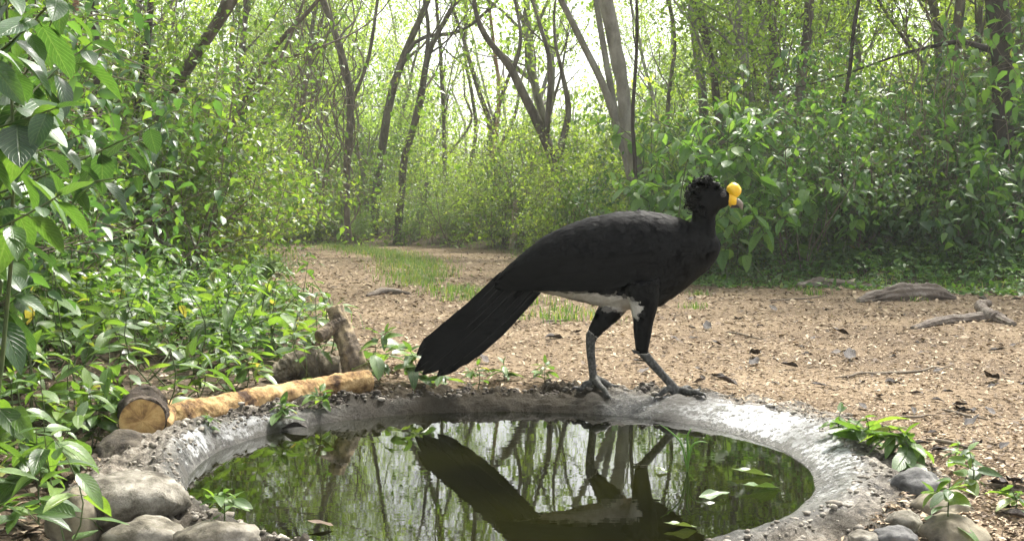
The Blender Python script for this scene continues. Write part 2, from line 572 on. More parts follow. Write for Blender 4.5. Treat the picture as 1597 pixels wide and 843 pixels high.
def build_basin():
    na, rs = 420, np.concatenate([np.linspace(.0, .72, 8), np.linspace(.74, 1.14, 60), np.linspace(1.15, 1.36, 12)])
    V, A = [], []
    for r in rs:
        for i in range(na):
            th = i / na * 2 * math.pi
            x, y = BC[0] + r * math.cos(th), BC[1] + r * math.sin(th)
            z, wet, rr, rw = rim_z(x, y)
            V.append((x, y, z)); A.append(wet)
    q = [(j * na + i, j * na + (i + 1) % na, (j + 1) * na + (i + 1) % na, (j + 1) * na + i) for j in range(len(rs) - 1) for i in range(na)]
    mb = MB(); mb.add(V, None, [x[::-1] for x in q], np.array(A))
    m, nt, out = nodes('wet_mortar')
    a = N(nt, 'ShaderNodeAttribute', attribute_name='lv')
    tc = N(nt, 'ShaderNodeTexCoord')
    n1 = N(nt, 'ShaderNodeTexNoise', Scale=16.0, Detail=8.0, Roughness=.7)
    n2 = N(nt, 'ShaderNodeTexNoise', Scale=75.0, Detail=8.0, Roughness=.75)
    n3 = N(nt, 'ShaderNodeTexNoise', Scale=4.0, Detail=4.0)
    for n_ in (n1, n2, n3): nt.links.new(tc.outputs['Object'], n_.inputs['Vector'])
    f = math_n(nt, 'ADD', math_n(nt, 'MULTIPLY', n1.outputs[0], .5), math_n(nt, 'MULTIPLY', n2.outputs[0], .5))
    dry = ramp(nt, [(.40, (.022, .018, .014)), (.47, (.085, .070, .052)), (.53, (.22, .19, .15)), (.61, (.42, .39, .33))], f)
    wet = ramp(nt, [(.40, (.014, .014, .013)), (.48, (.05, .048, .043)), (.55, (.14, .135, .12)), (.63, (.28, .275, .25))], f)
    mx = N(nt, 'ShaderNodeMix', data_type='RGBA')
    nt.links.new(a.outputs['Fac'], mx.inputs[0]); nt.links.new(dry.outputs[0], mx.inputs[6]); nt.links.new(wet.outputs[0], mx.inputs[7])
    glare_attr = N(nt, 'ShaderNodeAttribute', attribute_name='glare_tint')  # whitish mottling: wet sky glare painted into the mortar colour
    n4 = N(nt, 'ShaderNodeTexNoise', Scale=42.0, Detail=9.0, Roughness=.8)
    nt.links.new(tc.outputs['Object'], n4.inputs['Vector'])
    glare_mask = ramp(nt, [(.50, (0, 0, 0)), (.57, (1, 1, 1))], math_n(nt, 'ADD', n4.outputs[0], math_n(nt, 'MULTIPLY', math_n(nt, 'SUBTRACT', glare_attr.outputs['Fac'], .74), .32)))
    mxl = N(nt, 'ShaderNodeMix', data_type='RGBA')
    nt.links.new(math_n(nt, 'MULTIPLY', glare_mask.outputs[0], math_n(nt, 'MINIMUM', math_n(nt, 'MULTIPLY', glare_attr.outputs['Fac'], 2.0), 1.0)), mxl.inputs[0])
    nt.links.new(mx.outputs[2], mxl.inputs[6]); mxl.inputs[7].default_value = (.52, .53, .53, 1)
    mx = mxl
    alg = N(nt, 'ShaderNodeMix', data_type='RGBA')      # moss and algae stains
    so = N(nt, 'ShaderNodeAttribute', attribute_name='soil')
    ra = ramp(nt, [(.52, (0, 0, 0)), (.72, (.92, .92, .92))], math_n(nt, 'ADD', n3.outputs[0], math_n(nt, 'MULTIPLY', so.outputs['Fac'], .26)))
    nt.links.new(ra.outputs[0], alg.inputs[0]); nt.links.new(mx.outputs[2], alg.inputs[6]); alg.inputs[7].default_value = (.026, .021, .013, 1)
    bs = N(nt, 'ShaderNodeBsdfPrincipled')
    nt.links.new(alg.outputs[2], bs.inputs['Base Color'])
    rg = math_n(nt, 'SUBTRACT', .92, math_n(nt, 'MULTIPLY', math_n(nt, 'MULTIPLY', a.outputs['Fac'], .68), math_n(nt, 'SUBTRACT', 1.0, math_n(nt, 'MULTIPLY', so.outputs['Fac'], .75))))
    nt.links.new(math_n(nt, 'ADD', rg, math_n(nt, 'MULTIPLY', math_n(nt, 'SUBTRACT', n2.outputs[0], .5), .3)), bs.inputs['Roughness'])
    nt.links.new(math_n(nt, 'SUBTRACT', .5, math_n(nt, 'MULTIPLY', so.outputs['Fac'], .44)), bs.inputs['Specular IOR Level'])
    bp = N(nt, 'ShaderNodeBump', Strength=.9, Distance=.012)
    nt.links.new(n2.outputs[0], bp.inputs['Height']); nt.links.new(bp.outputs[0], bs.inputs['Normal'])
    nt.links.new(bs.outputs[0], out.inputs[0])
    root = empty('stone_basin', (BC[0], BC[1], 0), 'round mortar water basin with wet grey rim set in the ground', 'basin')
    rme = mb.mesh('rim')
    soil = [lerp_ang(math.atan2(v[1] - BC[1], v[0] - BC[0]), [(0, 0), (36, .05), (56, .55), (75, 1), (105, 1), (132, .8), (155, .15), (200, .1), (235, .7), (300, .5), (330, .1)]) for v in V]
    rme.attributes.new('soil', 'FLOAT', 'POINT').data.foreach_set('value', np.array(soil, np.float32))
    glare_tint = []  # painted glare strength on the inner slope, by angle round the rim
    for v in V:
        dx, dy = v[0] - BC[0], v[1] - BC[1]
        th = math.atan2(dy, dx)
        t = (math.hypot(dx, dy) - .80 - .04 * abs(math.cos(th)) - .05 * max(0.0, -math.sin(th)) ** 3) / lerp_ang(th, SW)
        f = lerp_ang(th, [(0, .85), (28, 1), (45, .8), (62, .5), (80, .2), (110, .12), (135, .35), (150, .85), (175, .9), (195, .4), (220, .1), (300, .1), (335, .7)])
        glare_tint.append(f * ss1(-.05, .2, t) * (1 - ss1(.75, 1.25, t)))
    rme.attributes.new('glare_tint', 'FLOAT', 'POINT').data.foreach_set('value', np.array(glare_tint, np.float32))
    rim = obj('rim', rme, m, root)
    rim.matrix_parent_inverse = Matrix.Translation((-BC[0], -BC[1], 0))
    # rubble pressed into the outer mortar
    rng = np.random.default_rng(5)
    mb = MB()
    for k in range(1500):
        th = rng.uniform(0, 2 * math.pi)
        rc = .82 + lerp_ang(th, SW)
        r = rc - .02 + abs(rng.normal(.02, .09))
        x, y = BC[0] + r * math.cos(th), BC[1] + r * math.sin(th)
        z = rim_z(x, y)[0]
        s = rng.uniform(.002, .0065) * (1 + 1.6 * rng.random() ** 5)
        pebble(mb, (x, y, z + s * .1), s, rng, 1)
    for k in range(700):
        th = math.radians(rng.uniform(50, 155)); r = .815 + lerp_ang(th, SW) + abs(rng.normal(0, .05))
        x, y = BC[0] + r * math.cos(th), BC[1] + r * math.sin(th)
        if min(math.hypot(x - .60, y - 3.87), math.hypot(x - .30, y - 3.97)) < .13: continue
        s = rng.uniform(.003, .009) * (1 + rng.random() ** 6)
        n0 = len(mb.a)
        pebble(mb, (x, y, rim_z(x, y)[0] + s * .1), s, rng, 1)
        mb.a[-1] = mb.a[-1] * .0 - .9
    p = obj('mortar_rubble', mb.mesh('mortar_rubble'), M['rubble'], root)
    p.matrix_parent_inverse = Matrix.Translation((-BC[0], -BC[1], 0))
    p['kind'] = 'stuff'
    return m


_ICO = {}


def ico(level):
    if level not in _ICO:
        bm = bmesh.new(); bmesh.ops.create_icosphere(bm, subdivisions=level, radius=1)
        bm.verts.ensure_lookup_table()
        _ICO[level] = (np.array([v.co[:] for v in bm.verts]), np.array([[v.index for v in f.verts] for f in bm.faces]))
        bm.free()
    return _ICO[level]


def pebble(mb, loc, s, rng, level=1):
    V, F = ico(level)
    sc = np.array([rng.uniform(.8, 1.5), rng.uniform(.7, 1.2), rng.uniform(.5, .85)]) * s
    W = V * sc * (1 + .32 * rng.uniform(-1, 1, (len(V), 1)))
    a = rng.uniform(0, 6.28); c, d = math.cos(a), math.sin(a)
    W = np.c_[W[:, 0] * c - W[:, 1] * d, W[:, 0] * d + W[:, 1] * c, W[:, 2]] + np.array(loc)
    mb.add(W, F, None, rng.random())


M['rubble'] = noise_mat('mortar_rubble', [(.25, (.06, .05, .04)), (.45, (.17, .15, .12)), (.7, (.38, .35, .30))], 30, .9, .4, attr=.25)
build_basin()


def build_water():
    mb = MB()
    na, rs = 160, np.linspace(0, .93, 40)
    V = [(BC[0] + r * math.cos(i / na * 2 * math.pi), BC[1] + r * math.sin(i / na * 2 * math.pi), WZ) for r in rs for i in range(na)]
    q = [(j * na + i, j * na + (i + 1) % na, (j + 1) * na + (i + 1) % na, (j + 1) * na + i) for j in range(1, len(rs) - 1) for i in range(na)]
    t = [(0, na + i, na + (i + 1) % na) for i in range(na)]
    mb.add(V, t, [x[::-1] for x in q])
    m, nt, out = nodes('murky_water')
    tc = N(nt, 'ShaderNodeTexCoord')
    bs = N(nt, 'ShaderNodeBsdfPrincipled', Roughness=.018, IOR=1.38)
    n1 = N(nt, 'ShaderNodeTexNoise', Scale=3.0, Detail=5.0)
    nt.links.new(tc.outputs['Object'], n1.inputs['Vector'])
    r = ramp(nt, [(.35, (.0028, .003, .0009)), (.65, (.0075, .008, .0018))], n1.outputs[0])
    nt.links.new(r.outputs[0], bs.inputs['Base Color'])
    mp = N(nt, 'ShaderNodeMapping'); mp.inputs['Scale'].default_value = (.55, 1.5, 1)
    nt.links.new(tc.outputs['Object'], mp.inputs[0])
    n2 = N(nt, 'ShaderNodeTexNoise', Scale=9.0, Detail=3.0, Roughness=.5)
    nt.links.new(mp.outputs[0], n2.inputs['Vector'])
    bp = N(nt, 'ShaderNodeBump', Strength=.035, Distance=.006)
    nt.links.new(n2.outputs[0], bp.inputs['Height']); nt.links.new(bp.outputs[0], bs.inputs['Normal'])
    nt.links.new(bs.outputs[0], out.inputs[0])
    o = obj('water', mb.mesh('water'), m)
    tag(o, 'still murky green pool water filling the basin', kind='structure')


build_water()

# ------------------------------------------------------------------ stones and fallen wood
def stone(name, loc, size, rotz, mat, label, seed, tilt=0.0, level=4, flat=.0, group=None):
    V, F = ico(level)
    rng = np.random.default_rng(seed)
    off = rng.uniform(-50, 50, 3)
    W = np.sign(V) * np.abs(V) ** (1 - flat)
    d = np.array([noise.fractal(Vector(v * 1.1 + off), 1.0, 2.0, 3) * .24 + noise.fractal(Vector(v * 5 + off), 1, 2, 5) * .055 for v in V])
    W = W * (1 + d[:, None]) * np.array(size)
    mb = MB(); mb.add(W, F)
    o = obj(name, mb.mesh(name), mat)
    o.location = loc
    o.rotation_euler = (tilt, 0, rotz)
    return tag(o, label, 'stone', group)


M['stone_pale'] = noise_mat('stone_pale', [(.36, (.045, .038, .028)), (.45, (.12, .108, .084)), (.54, (.21, .193, .158)), (.64, (.32, .30, .25))], 17, .9, .6, 70, dist=.014, detail=12)
M['stone_ochre'] = noise_mat('stone_ochre', [(.34, (.04, .034, .024)), (.46, (.14, .12, .085)), (.65, (.27, .24, .17))], 11, .85, .35, 60, dist=.014, detail=10)
M['stone_grey'] = noise_mat('stone_grey', [(.34, (.035, .034, .032)), (.5, (.10, .098, .095)), (.68, (.21, .205, .195))], 15, .85, .4, 70, dist=.014, detail=10)
M['stone_brown'] = noise_mat('stone_brown', [(.36, (.022, .018, .013)), (.5, (.075, .062, .046)), (.66, (.18, .155, .12))], 13, .9, .6, 60, dist=.016, detail=10)
M['stone_mossy'] = noise_mat('stone_mottled', [(.36, (.03, .026, .018)), (.47, (.11, .098, .072)), (.62, (.25, .23, .19))], 14, .9, .5, 60, dist=.016, detail=10)


def gstone(px_, py_, Y, size, rz, mat, label, seed, sink=.3, **k):
    p = at(px_, py_, Y)
    return stone('stone', p, size, rz, mat, label, seed, **k)


gstone(192, 783, 2.36, (.128, .10, .060), .1, M['stone_pale'], 'large smooth pale boulder below the cut log end', 1, flat=.12)
gstone(118, 822, 2.28, (.055, .06, .085), .3, M['stone_ochre'], 'upright tan stone against the left end of the pale boulder', 2)
gstone(225, 846, 2.16, (.085, .06, .05), 0, M['stone_mossy'], 'mottled grey stone in front of the pale boulder', 4)
gstone(335, 850, 2.14, (.085, .06, .05), .5, M['stone_mossy'], 'pale flat stone beside the small sprout on the rim', 6, flat=.15)
gstone(200, 712, 3.02, (.085, .10, .07), .4, M['stone_brown'], 'dark stone propping up the cut log end', 7)
gstone(1428, 754, 2.62, (.062, .055, .035), .1, M['stone_grey'], 'blue-grey pitted stone beside the low green sprouts', 8)
gstone(1470, 796, 2.46, (.070, .07, .045), -.4, M['stone_ochre'], 'rounded yellowish stone beside the blue-grey stone', 9)
gstone(1488, 838, 2.25, (.068, .06, .045), .2, M['stone_ochre'], 'large tan stone at the foot of the mortar rim', 10)
gstone(1408, 818, 2.33, (.040, .045, .030), .3, M['stone_pale'], 'small pale oval stone on the mortar rim', 11)
gstone(1392, 842, 2.22, (.045, .04, .028), -.2, M['stone_grey'], 'flat grey stone tucked under the pale oval stone', 12)
gstone(1345, 842, 2.22, (.030, .03, .02), -.2, M['stone_pale'], 'thumb-sized pale chip pressed into the mortar', 13)

M['log'] = noise_mat('bare_yellow_wood', [(.36, (.05, .026, .013)), (.44, (.22, .13, .055)), (.54, (.43, .285, .125)), (.68, (.60, .44, .235))], 13, .9, 1.0, 50, dist=.012, detail=8)
M['log_bark'] = noise_mat('log_bark', [(.3, (.018, .014, .010)), (.55, (.06, .045, .033)), (.75, (.15, .12, .09))], 14, .9, 1.0, 30, dist=.02)
M['drift'] = noise_mat('weathered_wood', [(.30, (.05, .038, .030)), (.5, (.165, .135, .11)), (.7, (.30, .265, .225))], 10, .9, 1.0, 24, (.4, 2, 2), dist=.015, detail=8)


def cut_face_mat():
    m, nt, out = nodes('cut_wood_end')
    tc = N(nt, 'ShaderNodeTexCoord')
    sp = N(nt, 'ShaderNodeSeparateXYZ'); nt.links.new(tc.outputs['Object'], sp.inputs[0])
    ang = nt.nodes.new('ShaderNodeMath'); ang.operation = 'ARCTAN2'
    nt.links.new(sp.outputs[1], ang.inputs[0]); nt.links.new(sp.outputs[0], ang.inputs[1])
    rad = math_n(nt, 'SQRT', math_n(nt, 'ADD', math_n(nt, 'POWER', sp.outputs[0], 2.0), math_n(nt, 'POWER', sp.outputs[1], 2.0)))
    cb = N(nt, 'ShaderNodeCombineXYZ')
    nt.links.new(math_n(nt, 'MULTIPLY', ang.outputs[0], 2.6), cb.inputs[0])
    nt.links.new(math_n(nt, 'MULTIPLY', rad, 12.0), cb.inputs[1])
    n1 = N(nt, 'ShaderNodeTexNoise', Scale=1.0, Detail=6.0, Roughness=.7)
    nt.links.new(cb.outputs[0], n1.inputs['Vector'])
    n2 = N(nt, 'ShaderNodeTexNoise', Scale=26.0, Detail=6.0)
    nt.links.new(tc.outputs['Object'], n2.inputs['Vector'])
    f = math_n(nt, 'ADD', math_n(nt, 'MULTIPLY', n1.outputs[0], .38), math_n(nt, 'MULTIPLY', n2.outputs[0], .62))
    r = ramp(nt, [(.34, (.05, .026, .011)), (.43, (.24, .135, .05)), (.52, (.46, .285, .105)), (.68, (.64, .45, .20))], f)
    bs = N(nt, 'ShaderNodeBsdfPrincipled', Roughness=.8)
    nt.links.new(r.outputs[0], bs.inputs['Base Color'])
    bp = N(nt, 'ShaderNodeBump', Strength=.8, Distance=.01)
    nt.links.new(f, bp.inputs['Height']); nt.links.new(bp.outputs[0], bs.inputs['Normal'])
    nt.links.new(bs.outputs[0], out.inputs[0])
    return m


def rough_tube(pts, radii, sides, seed, amp, per=8, fs=9.0, groove=.0):
    sides, per = int(sides * 1.7), int(per * 2)
    """tube whose surface is knotted by noise; returns an MB"""
    P, R = smooth_path(pts, radii, per)
    mb = MB(); tube(mb, P, R, sides)
    V = mb.v[0]
    Pc = np.array([tuple(p) for p in P])
    out = V.copy()
    for i, v in enumerate(V):
        c = Pc[min(i // sides, len(P) - 1)] if i < len(P) * sides else v
        n_ = noise.fractal(Vector(v * fs) + Vector((seed, 0, 0)), 1.0, 2.0, 5)
        e_ = noise.fractal(Vector(v * fs * 4.5) + Vector((0, seed, 0)), .8, 2.0, 4)
        gr = groove * math.sin((i % sides) / sides * 2 * math.pi * 9 + 2.2 * noise.noise(Vector(v * 5))) if groove else 0
        out[i] = c + (v - c) * (1 + gr + amp * n_ + amp * .42 * (abs(e_) * 1.6 - .4))
    mb.v[0] = out
    return mb


def build_logs():
    # cut stub with the sawn face towards the pool
    c = at(222, 656, 3.13)
    ax = Vector((-.30, .95, .02)).normalized()
    root = empty('cut_log', c, 'short dark-barked log stub with sawn orange end face', 'log')
    rot = ax.to_track_quat('Z', 'Y').to_matrix().to_4x4()
    mb = rough_tube([Vector((0, 0, .004)), Vector((0, 0, .08)), Vector((.005, 0, .17)), Vector((0, 0, .26))], [.066, .069, .067, .062], 30, 3, .16, 7, 14)
    b = obj('bark', mb.mesh('bark'), M['log_bark'], root); b.matrix_local = rot
    n = 40; rr = [0, .02, .04, .055, .064]
    V = []
    for r in rr:
        for i in range(n):
            a = i / n * 2 * math.pi
            k = r * (1 + .07 * noise.noise(Vector((math.cos(a) * 1.3, math.sin(a) * 1.3, 3))))
            V.append((k * math.cos(a), k * math.sin(a) , -.004 + .004 * noise.fractal(Vector((k * math.cos(a) * 40, k * math.sin(a) * 40, 0)), 1, 2, 3)))
    q = [(j * n + i, j * n + (i + 1) % n, (j + 1) * n + (i + 1) % n, (j + 1) * n + i) for j in range(len(rr) - 1) for i in range(n)]
    mb = MB(); mb.add(V, None, [x[::-1] for x in q])
    f = obj('sawn_face', mb.mesh('sawn_face'), cut_face_mat(), root); f.matrix_local = rot
    # long peeled log
    pts = [at(246, 650, 3.36), at(300, 645, 3.48), at(360, 633, 3.62), at(430, 620, 3.82), at(500, 606, 4.0), at(575, 594, 4.12)]
    mb = rough_tube(pts, [.050, .047, .046, .045, .043, .040], 30, 8, .15, 16, 14, .02)
    o = obj('peeled_log', mb.mesh('peeled_log'), M['log'])
    tag(o, 'long peeled yellow log lying along the basin edge', 'log')
    # small wedge beside the stub
    mb = rough_tube([at(258, 664, 3.16), at(262, 652, 3.2), at(265, 640, 3.26)], [.016, .02, .018], 8, 4, .2, 4)
    tag(obj('wood_chip', mb.mesh('wood_chip'), M['log']), 'small yellow wood chunk wedged beside the sawn stub', 'wood')
    # forked broken branch
    root = empty('broken_branch', at(556, 592, 4.22), 'upright forked broken branch stub with patchy bark behind the yellow log', 'branch')
    loc = root.location
    mb = rough_tube([at(562, 592, 4.2) - loc, at(548, 555, 4.24) - loc, at(536, 520, 4.28) - loc, at(523, 480, 4.32) - loc], [.050, .046, .040, .034], 22, 11, .2, 8, 16, .06)
    obj('trunk', mb.mesh('branch_trunk'), M['half_bark'], root)
    mb = rough_tube([at(540, 500, 4.29) - loc, at(523, 508, 4.27) - loc, at(510, 517, 4.24) - loc, at(497, 525, 4.2) - loc], [.024, .025, .025, .022], 16, 12, .2, 8, 18, .05)
    obj('side_branch', mb.mesh('side_branch'), M['half_bark'], root)
    # mossy lump of rotten wood
    mb = rough_tube([at(425, 590, 4.2), at(452, 574, 4.25), at(490, 566, 4.3), at(530, 572, 4.3)], [.03, .055, .062, .045], 22, 14, .4, 9, 12)
    tag(obj('rotten_log', mb.mesh('rotten_log'), M['rotten']), 'crumbly brown rotten log lump beside the forked branch', 'log')
    # old wood on the right of the trail
    def g(x, y, r): p = on(x, y, -.03); return Vector((p.x, p.y, gz(p.x, p.y) + r * .6))
    mb = rough_tube([g(1338, 472, .02), g(1375, 470, .06), g(1415, 469, .085), g(1455, 468, .075), g(1490, 468, .02)], [.02, .055, .075, .065, .02], 30, 21, .28, 10, 6, .09)
    tag(obj('weathered_log', mb.mesh('weathered_log'), M['drift']), 'thick grey weathered log lump at the edge of the trail', 'log')
    mb = rough_tube([g(1245, 452, .03), g(1280, 450, .05), g(1320, 451, .04), g(1372, 452, .02)], [.03, .055, .04, .02], 24, 23, .28, 9, 7, .09)
    tag(obj('buried_root', mb.mesh('buried_root'), M['drift']), 'low brown root half buried under grass at the trail edge', 'root')
    mb = rough_tube([g(1422, 514, .01), g(1465, 507, .03), g(1510, 503, .03), g(1550, 503, .035), g(1582, 512, .02)], [.012, .030, .030, .038, .016], 22, 25, .22, 10, 9, .09)
    ro = empty('crooked_branch', g(1510, 503, 0), 'crooked grey branch with an upturned stub lying on the trail', 'branch')
    o = obj('main_branch', mb.mesh('main_branch'), M['drift'], ro); o.matrix_parent_inverse = Matrix.Translation(-ro.location)
    p = g(1555, 504, .03)
    mb = rough_tube([p, p + Vector((-.03, .1, .03)), p + Vector((-.015, .2, .065)), p + Vector((.05, .22, .08))], [.042, .036, .034, .02], 16, 27, .3, 8, 12)
    o = obj('stub', mb.mesh('stub'), M['drift'], ro); o.matrix_parent_inverse = Matrix.Translation(-ro.location)
    # low weathered wood on the far rut
    mb = rough_tube([g(572, 462, .01), g(600, 458, .03), g(640, 460, .01)], [.01, .035, .01], 12, 29, .3, 8, 10)
    tag(obj('trail_root', mb.mesh('trail_root'), M['drift']), 'thin grey root crossing the far trail rut', 'root')


M['half_bark'] = noise_mat('half_peeled_bark', [(.32, (.03, .024, .018)), (.45, (.13, .10, .07)), (.56, (.30, .235, .14)), (.7, (.48, .38, .24))], 11, .9, 1.0, 30, dist=.015, detail=8)
M['rotten'] = noise_mat('rotten_wood', [(.32, (.03, .024, .016)), (.48, (.12, .10, .07)), (.68, (.27, .235, .17))], 16, .95, 1.0, 40, dist=.02, detail=10)
build_logs()

# ------------------------------------------------------------------ the bird
BY = 3.97


def bp_(x, y, dy=0.0):
    return at(x, y, BY + dy)


PXM = FPX / BY
M['plumage'] = None


def plumage_mat(name, black=(.0020, .0021, .0023), rough=.6):
    m, nt, out = nodes(name)
    a = N(nt, 'ShaderNodeAttribute', attribute_name='lv')
    tc = N(nt, 'ShaderNodeTexCoord')
    n1 = N(nt, 'ShaderNodeTexNoise', Scale=45.0, Detail=6.0, Roughness=.7)
    nt.links.new(tc.outputs['Object'], n1.inputs['Vector'])
    blk = ramp(nt, [(.36, tuple(c * .35 for c in black)), (.64, tuple(c * 2.2 for c in black))], n1.outputs[0])
    wht = ramp(nt, [(.3, (.46, .42, .36)), (.7, (.72, .69, .63))], n1.outputs[0])
    n2 = N(nt, 'ShaderNodeTexNoise', Scale=110.0, Detail=4.0)
    nt.links.new(tc.outputs['Object'], n2.inputs['Vector'])
    leg = ramp(nt, [(.35, (.038, .037, .034)), (.5, (.070, .069, .064)), (.68, (.13, .128, .12))], n2.outputs[0])
    m1 = N(nt, 'ShaderNodeMix', data_type='RGBA'); m2 = N(nt, 'ShaderNodeMix', data_type='RGBA')
    nt.links.new(math_n(nt, 'MINIMUM', a.outputs['Fac'], 1.0), m1.inputs[0])
    nt.links.new(blk.outputs[0], m1.inputs[6]); nt.links.new(wht.outputs[0], m1.inputs[7])
    nt.links.new(math_n(nt, 'MAXIMUM', math_n(nt, 'SUBTRACT', a.outputs['Fac'], 1.0), 0.0), m2.inputs[0])
    nt.links.new(m1.outputs[2], m2.inputs[6]); nt.links.new(leg.outputs[0], m2.inputs[7])
    bs = N(nt, 'ShaderNodeBsdfPrincipled', Roughness=rough)
    bs.inputs['Specular IOR Level'].default_value = .045
    nt.links.new(m2.outputs[2], bs.inputs['Base Color'])
    bp = N(nt, 'ShaderNodeBump', Strength=.35, Distance=.004)
    nt.links.new(n2.outputs[0], bp.inputs['Height']); nt.links.new(bp.outputs[0], bs.inputs['Normal'])
    nt.links.new(bs.outputs[0], out.inputs[0])
    return m


def ring_loft(mb, secs, n=22):
    """secs: (centre Vector, up Vector, half height, half width)"""
    V = []
    for c, up, hh, hw in secs:
        for i in range(n):
            a = i / n * 2 * math.pi
            V.append(tuple(c + up * (hh * math.sin(a)) + Vector((0, 1, 0)) * (hw * math.cos(a))))
    m = len(secs)
    V.append(tuple(secs[0][0])); V.append(tuple(secs[-1][0]))
    q = [(j * n + i, j * n + (i + 1) % n, (j + 1) * n + (i + 1) % n, (j + 1) * n + i) for j in range(m - 1) for i in range(n)]
    t = [(m * n, (i + 1) % n, i) for i in range(n)] + [(m * n + 1, (m - 1) * n + i, (m - 1) * n + (i + 1) % n) for i in range(n)]
    mb.add(V, t, q)


def seg_dist(P, pts):
    d = np.full(len(P), 1e9)
    for a, b in zip(pts, pts[1:]):
        a, b = np.array(a), np.array(b); e = b - a
        t = np.clip(((P - a) @ e) / (e @ e), 0, 1)
        d = np.minimum(d, np.linalg.norm(P - a - t[:, None] * e, axis=1))
    return d


def toe_path(x0, y0, dirx, diry, length, lift=.012, n=5, claw=True):
    """points over the rim surface starting at world x0, y0"""
    pts = []
    for i in range(n):
        t = i / (n - 1)
        x, y = x0 + dirx * length * t, y0 + diry * length * t
        z = max(rim_z(x, y)[0], WZ) + .009 + .006 * math.sin(t * math.pi) + (.010 * (1 - t))
        pts.append(Vector((x, y, z)))
    return pts


def build_bird():
    UP = Vector((0, 0, 1))
    root = empty('curassow', (bp_(990, 620).x, BY, -.02), 'large black curassow with curly crest and yellow bill knob on the basin rim', 'bird')
    body = MB()
    secs = []
    for x, t, b, hw in [(778, 432, 444, .012), (795, 414, 447, .032), (820, 392, 451, .056), (850, 368, 457, .078), (885, 351, 465, .096), (920, 339, 474, .110), (960, 331, 481, .120),
                        (1000, 328, 484, .122), (1030, 332, 478, .115), (1060, 340, 457, .098), (1085, 350, 436, .078), (1105, 359, 419, .054), (1118, 369, 402, .028), (1123, 378, 390, .008)]:
        secs.append((bp_(x, (t + b) / 2), UP, (b - t) / 2 / PXM, hw))
    ring_loft(body, secs, 28)
    # neck and head
    nk = [((1068, 405), .075, .066), ((1084, 380), .064, .056), ((1095, 362), .052, .046), ((1097, 346), .043, .040), ((1098, 333), .041, .039), ((1102, 320), .050, .042), ((1107, 308), .054, .042), ((1108, 298), .042, .034), ((1108, 290), .015, .012)]
    secs = []
    for i, ((x, y), a, w) in enumerate(nk):
        p0 = bp_(*nk[max(i - 1, 0)][0]); p1 = bp_(*nk[min(i + 1, len(nk) - 1)][0])
        tdir = (p1 - p0).normalized()
        up = Vector((-tdir.z, 0, tdir.x)).normalized()
        secs.append((bp_(x, y), up, a, w))
    ring_loft(body, secs, 22)
    # face bulge towards the bill
    secs = [(bp_(1105, 311), UP, .046, .038), (bp_(1118, 309), UP, .044, .036), (bp_(1128, 309), UP, .036, .029), (bp_(1136, 310), UP, .024, .019), (bp_(1140, 311), UP, .008, .008)]
    ring_loft(body, secs, 20)
    # legs: near one (camera side) and far one
    near, far = -.095, .005
    nleg = [(bp_(1000, 440, near), .064), (bp_(1004, 472, near), .050), (bp_(1003, 500, near), .036), (bp_(1002, 525, near), .029), (bp_(1001, 546, near), .023)]
    fleg = [(bp_(968, 455, far), .060), (bp_(955, 480, far), .046), (bp_(942, 497, far), .036), (bp_(931, 511, far), .027), (bp_(923, 524, far), .022)]
    ntar = [(bp_(1000, 546, near), .0195), (bp_(1010, 558, near), .0165), (bp_(1034, 585, near), .0145), (bp_(1058, 611, near), .0155)]
    ftar = [(bp_(922, 520, far), .020), (bp_(921, 545, far), .0165), (bp_(924, 575, far), .0145), (bp_(927, 605, far), .0155)]
    for chain in (nleg, fleg, ntar, ftar):
        P, R = smooth_path([c[0] for c in chain], [c[1] for c in chain], 4)
        tube(body, P, R, 14)
    skel = [[tuple(c[0]) for c in ntar], [tuple(c[0]) for c in ftar]]
    claws = []
    for foot, dirs in ((ntar[-1][0], [((.52, -.85), .125), ((.97, -.22), .125), ((.80, .60), .095), ((-.90, -.42), .080)]),
                       (ftar[-1][0], [((.30, -.95), .130), ((.98, -.10), .130), ((.72, .70), .095), ((-.93, -.30), .070)])):
        x0, y0 = foot.x, foot.y
        zt = rim_z(x0, y0)[0]
        # tarsus bottom knuckle
        tube(body, [foot + Vector((0, 0, .01)), Vector((x0 + .004, y0, zt + .020))], [.0155, .017], 12)
        for (dx, dy), L in dirs:
            P = toe_path(x0, y0, dx, dy, L)
            P[0] = Vector((x0, y0, zt + .022))
            P, R = smooth_path(P, [.0150, .0125, .0112, .0102, .0085], 3)
            tube(body, P, R, 10)
            skel.append([tuple(p) for p in P])
            claws.append((P[-1], Vector((dx, dy, 0))))
    me = body.mesh('body_raw')
    tmp = obj('body_raw', me)
    md = tmp.modifiers.new('r', 'REMESH'); md.mode = 'VOXEL'; md.voxel_size = .0042
    m2 = tmp.modifiers.new('s', 'SMOOTH'); m2.iterations = 4; m2.factor = .5
    dg = bpy.context.evaluated_depsgraph_get()
    fin = bpy.data.meshes.new_from_object(tmp.evaluated_get(dg))
    bpy.data.objects.remove(tmp)
    nv = len(fin.vertices)
    co = np.zeros(nv * 3, np.float32); fin.vertices.foreach_get('co', co); co = co.reshape(-1, 3)
    nm = np.zeros(nv * 3, np.float32); fin.vertices.foreach_get('normal', nm); nm = nm.reshape(-1, 3)
    # pixel coordinates of each vertex as seen square-on from the side
    xs = PW / 2 + co[:, 0] / BY * FPX
    zs = np.array([bp_(1000, 300).z, bp_(1000, 600).z])
    ys = 300 + (co[:, 2] - zs[0]) / (zs[1] - zs[0]) * 300

    def white(x, y, jit=0):
        edge = np.interp(x, [790, 840, 900, 960, 985, 1002], [446, 449, 451, 455, 463, 476])
        low = np.interp(x, [800, 860, 905, 930, 960, 990, 1003], [458, 460, 468, 477, 481, 492, 494])
        return (y > edge + jit) & (x > 806) & (x < np.interp(y, [450, 470, 485, 500], [984, 998, 993, 986])) & (y < low)
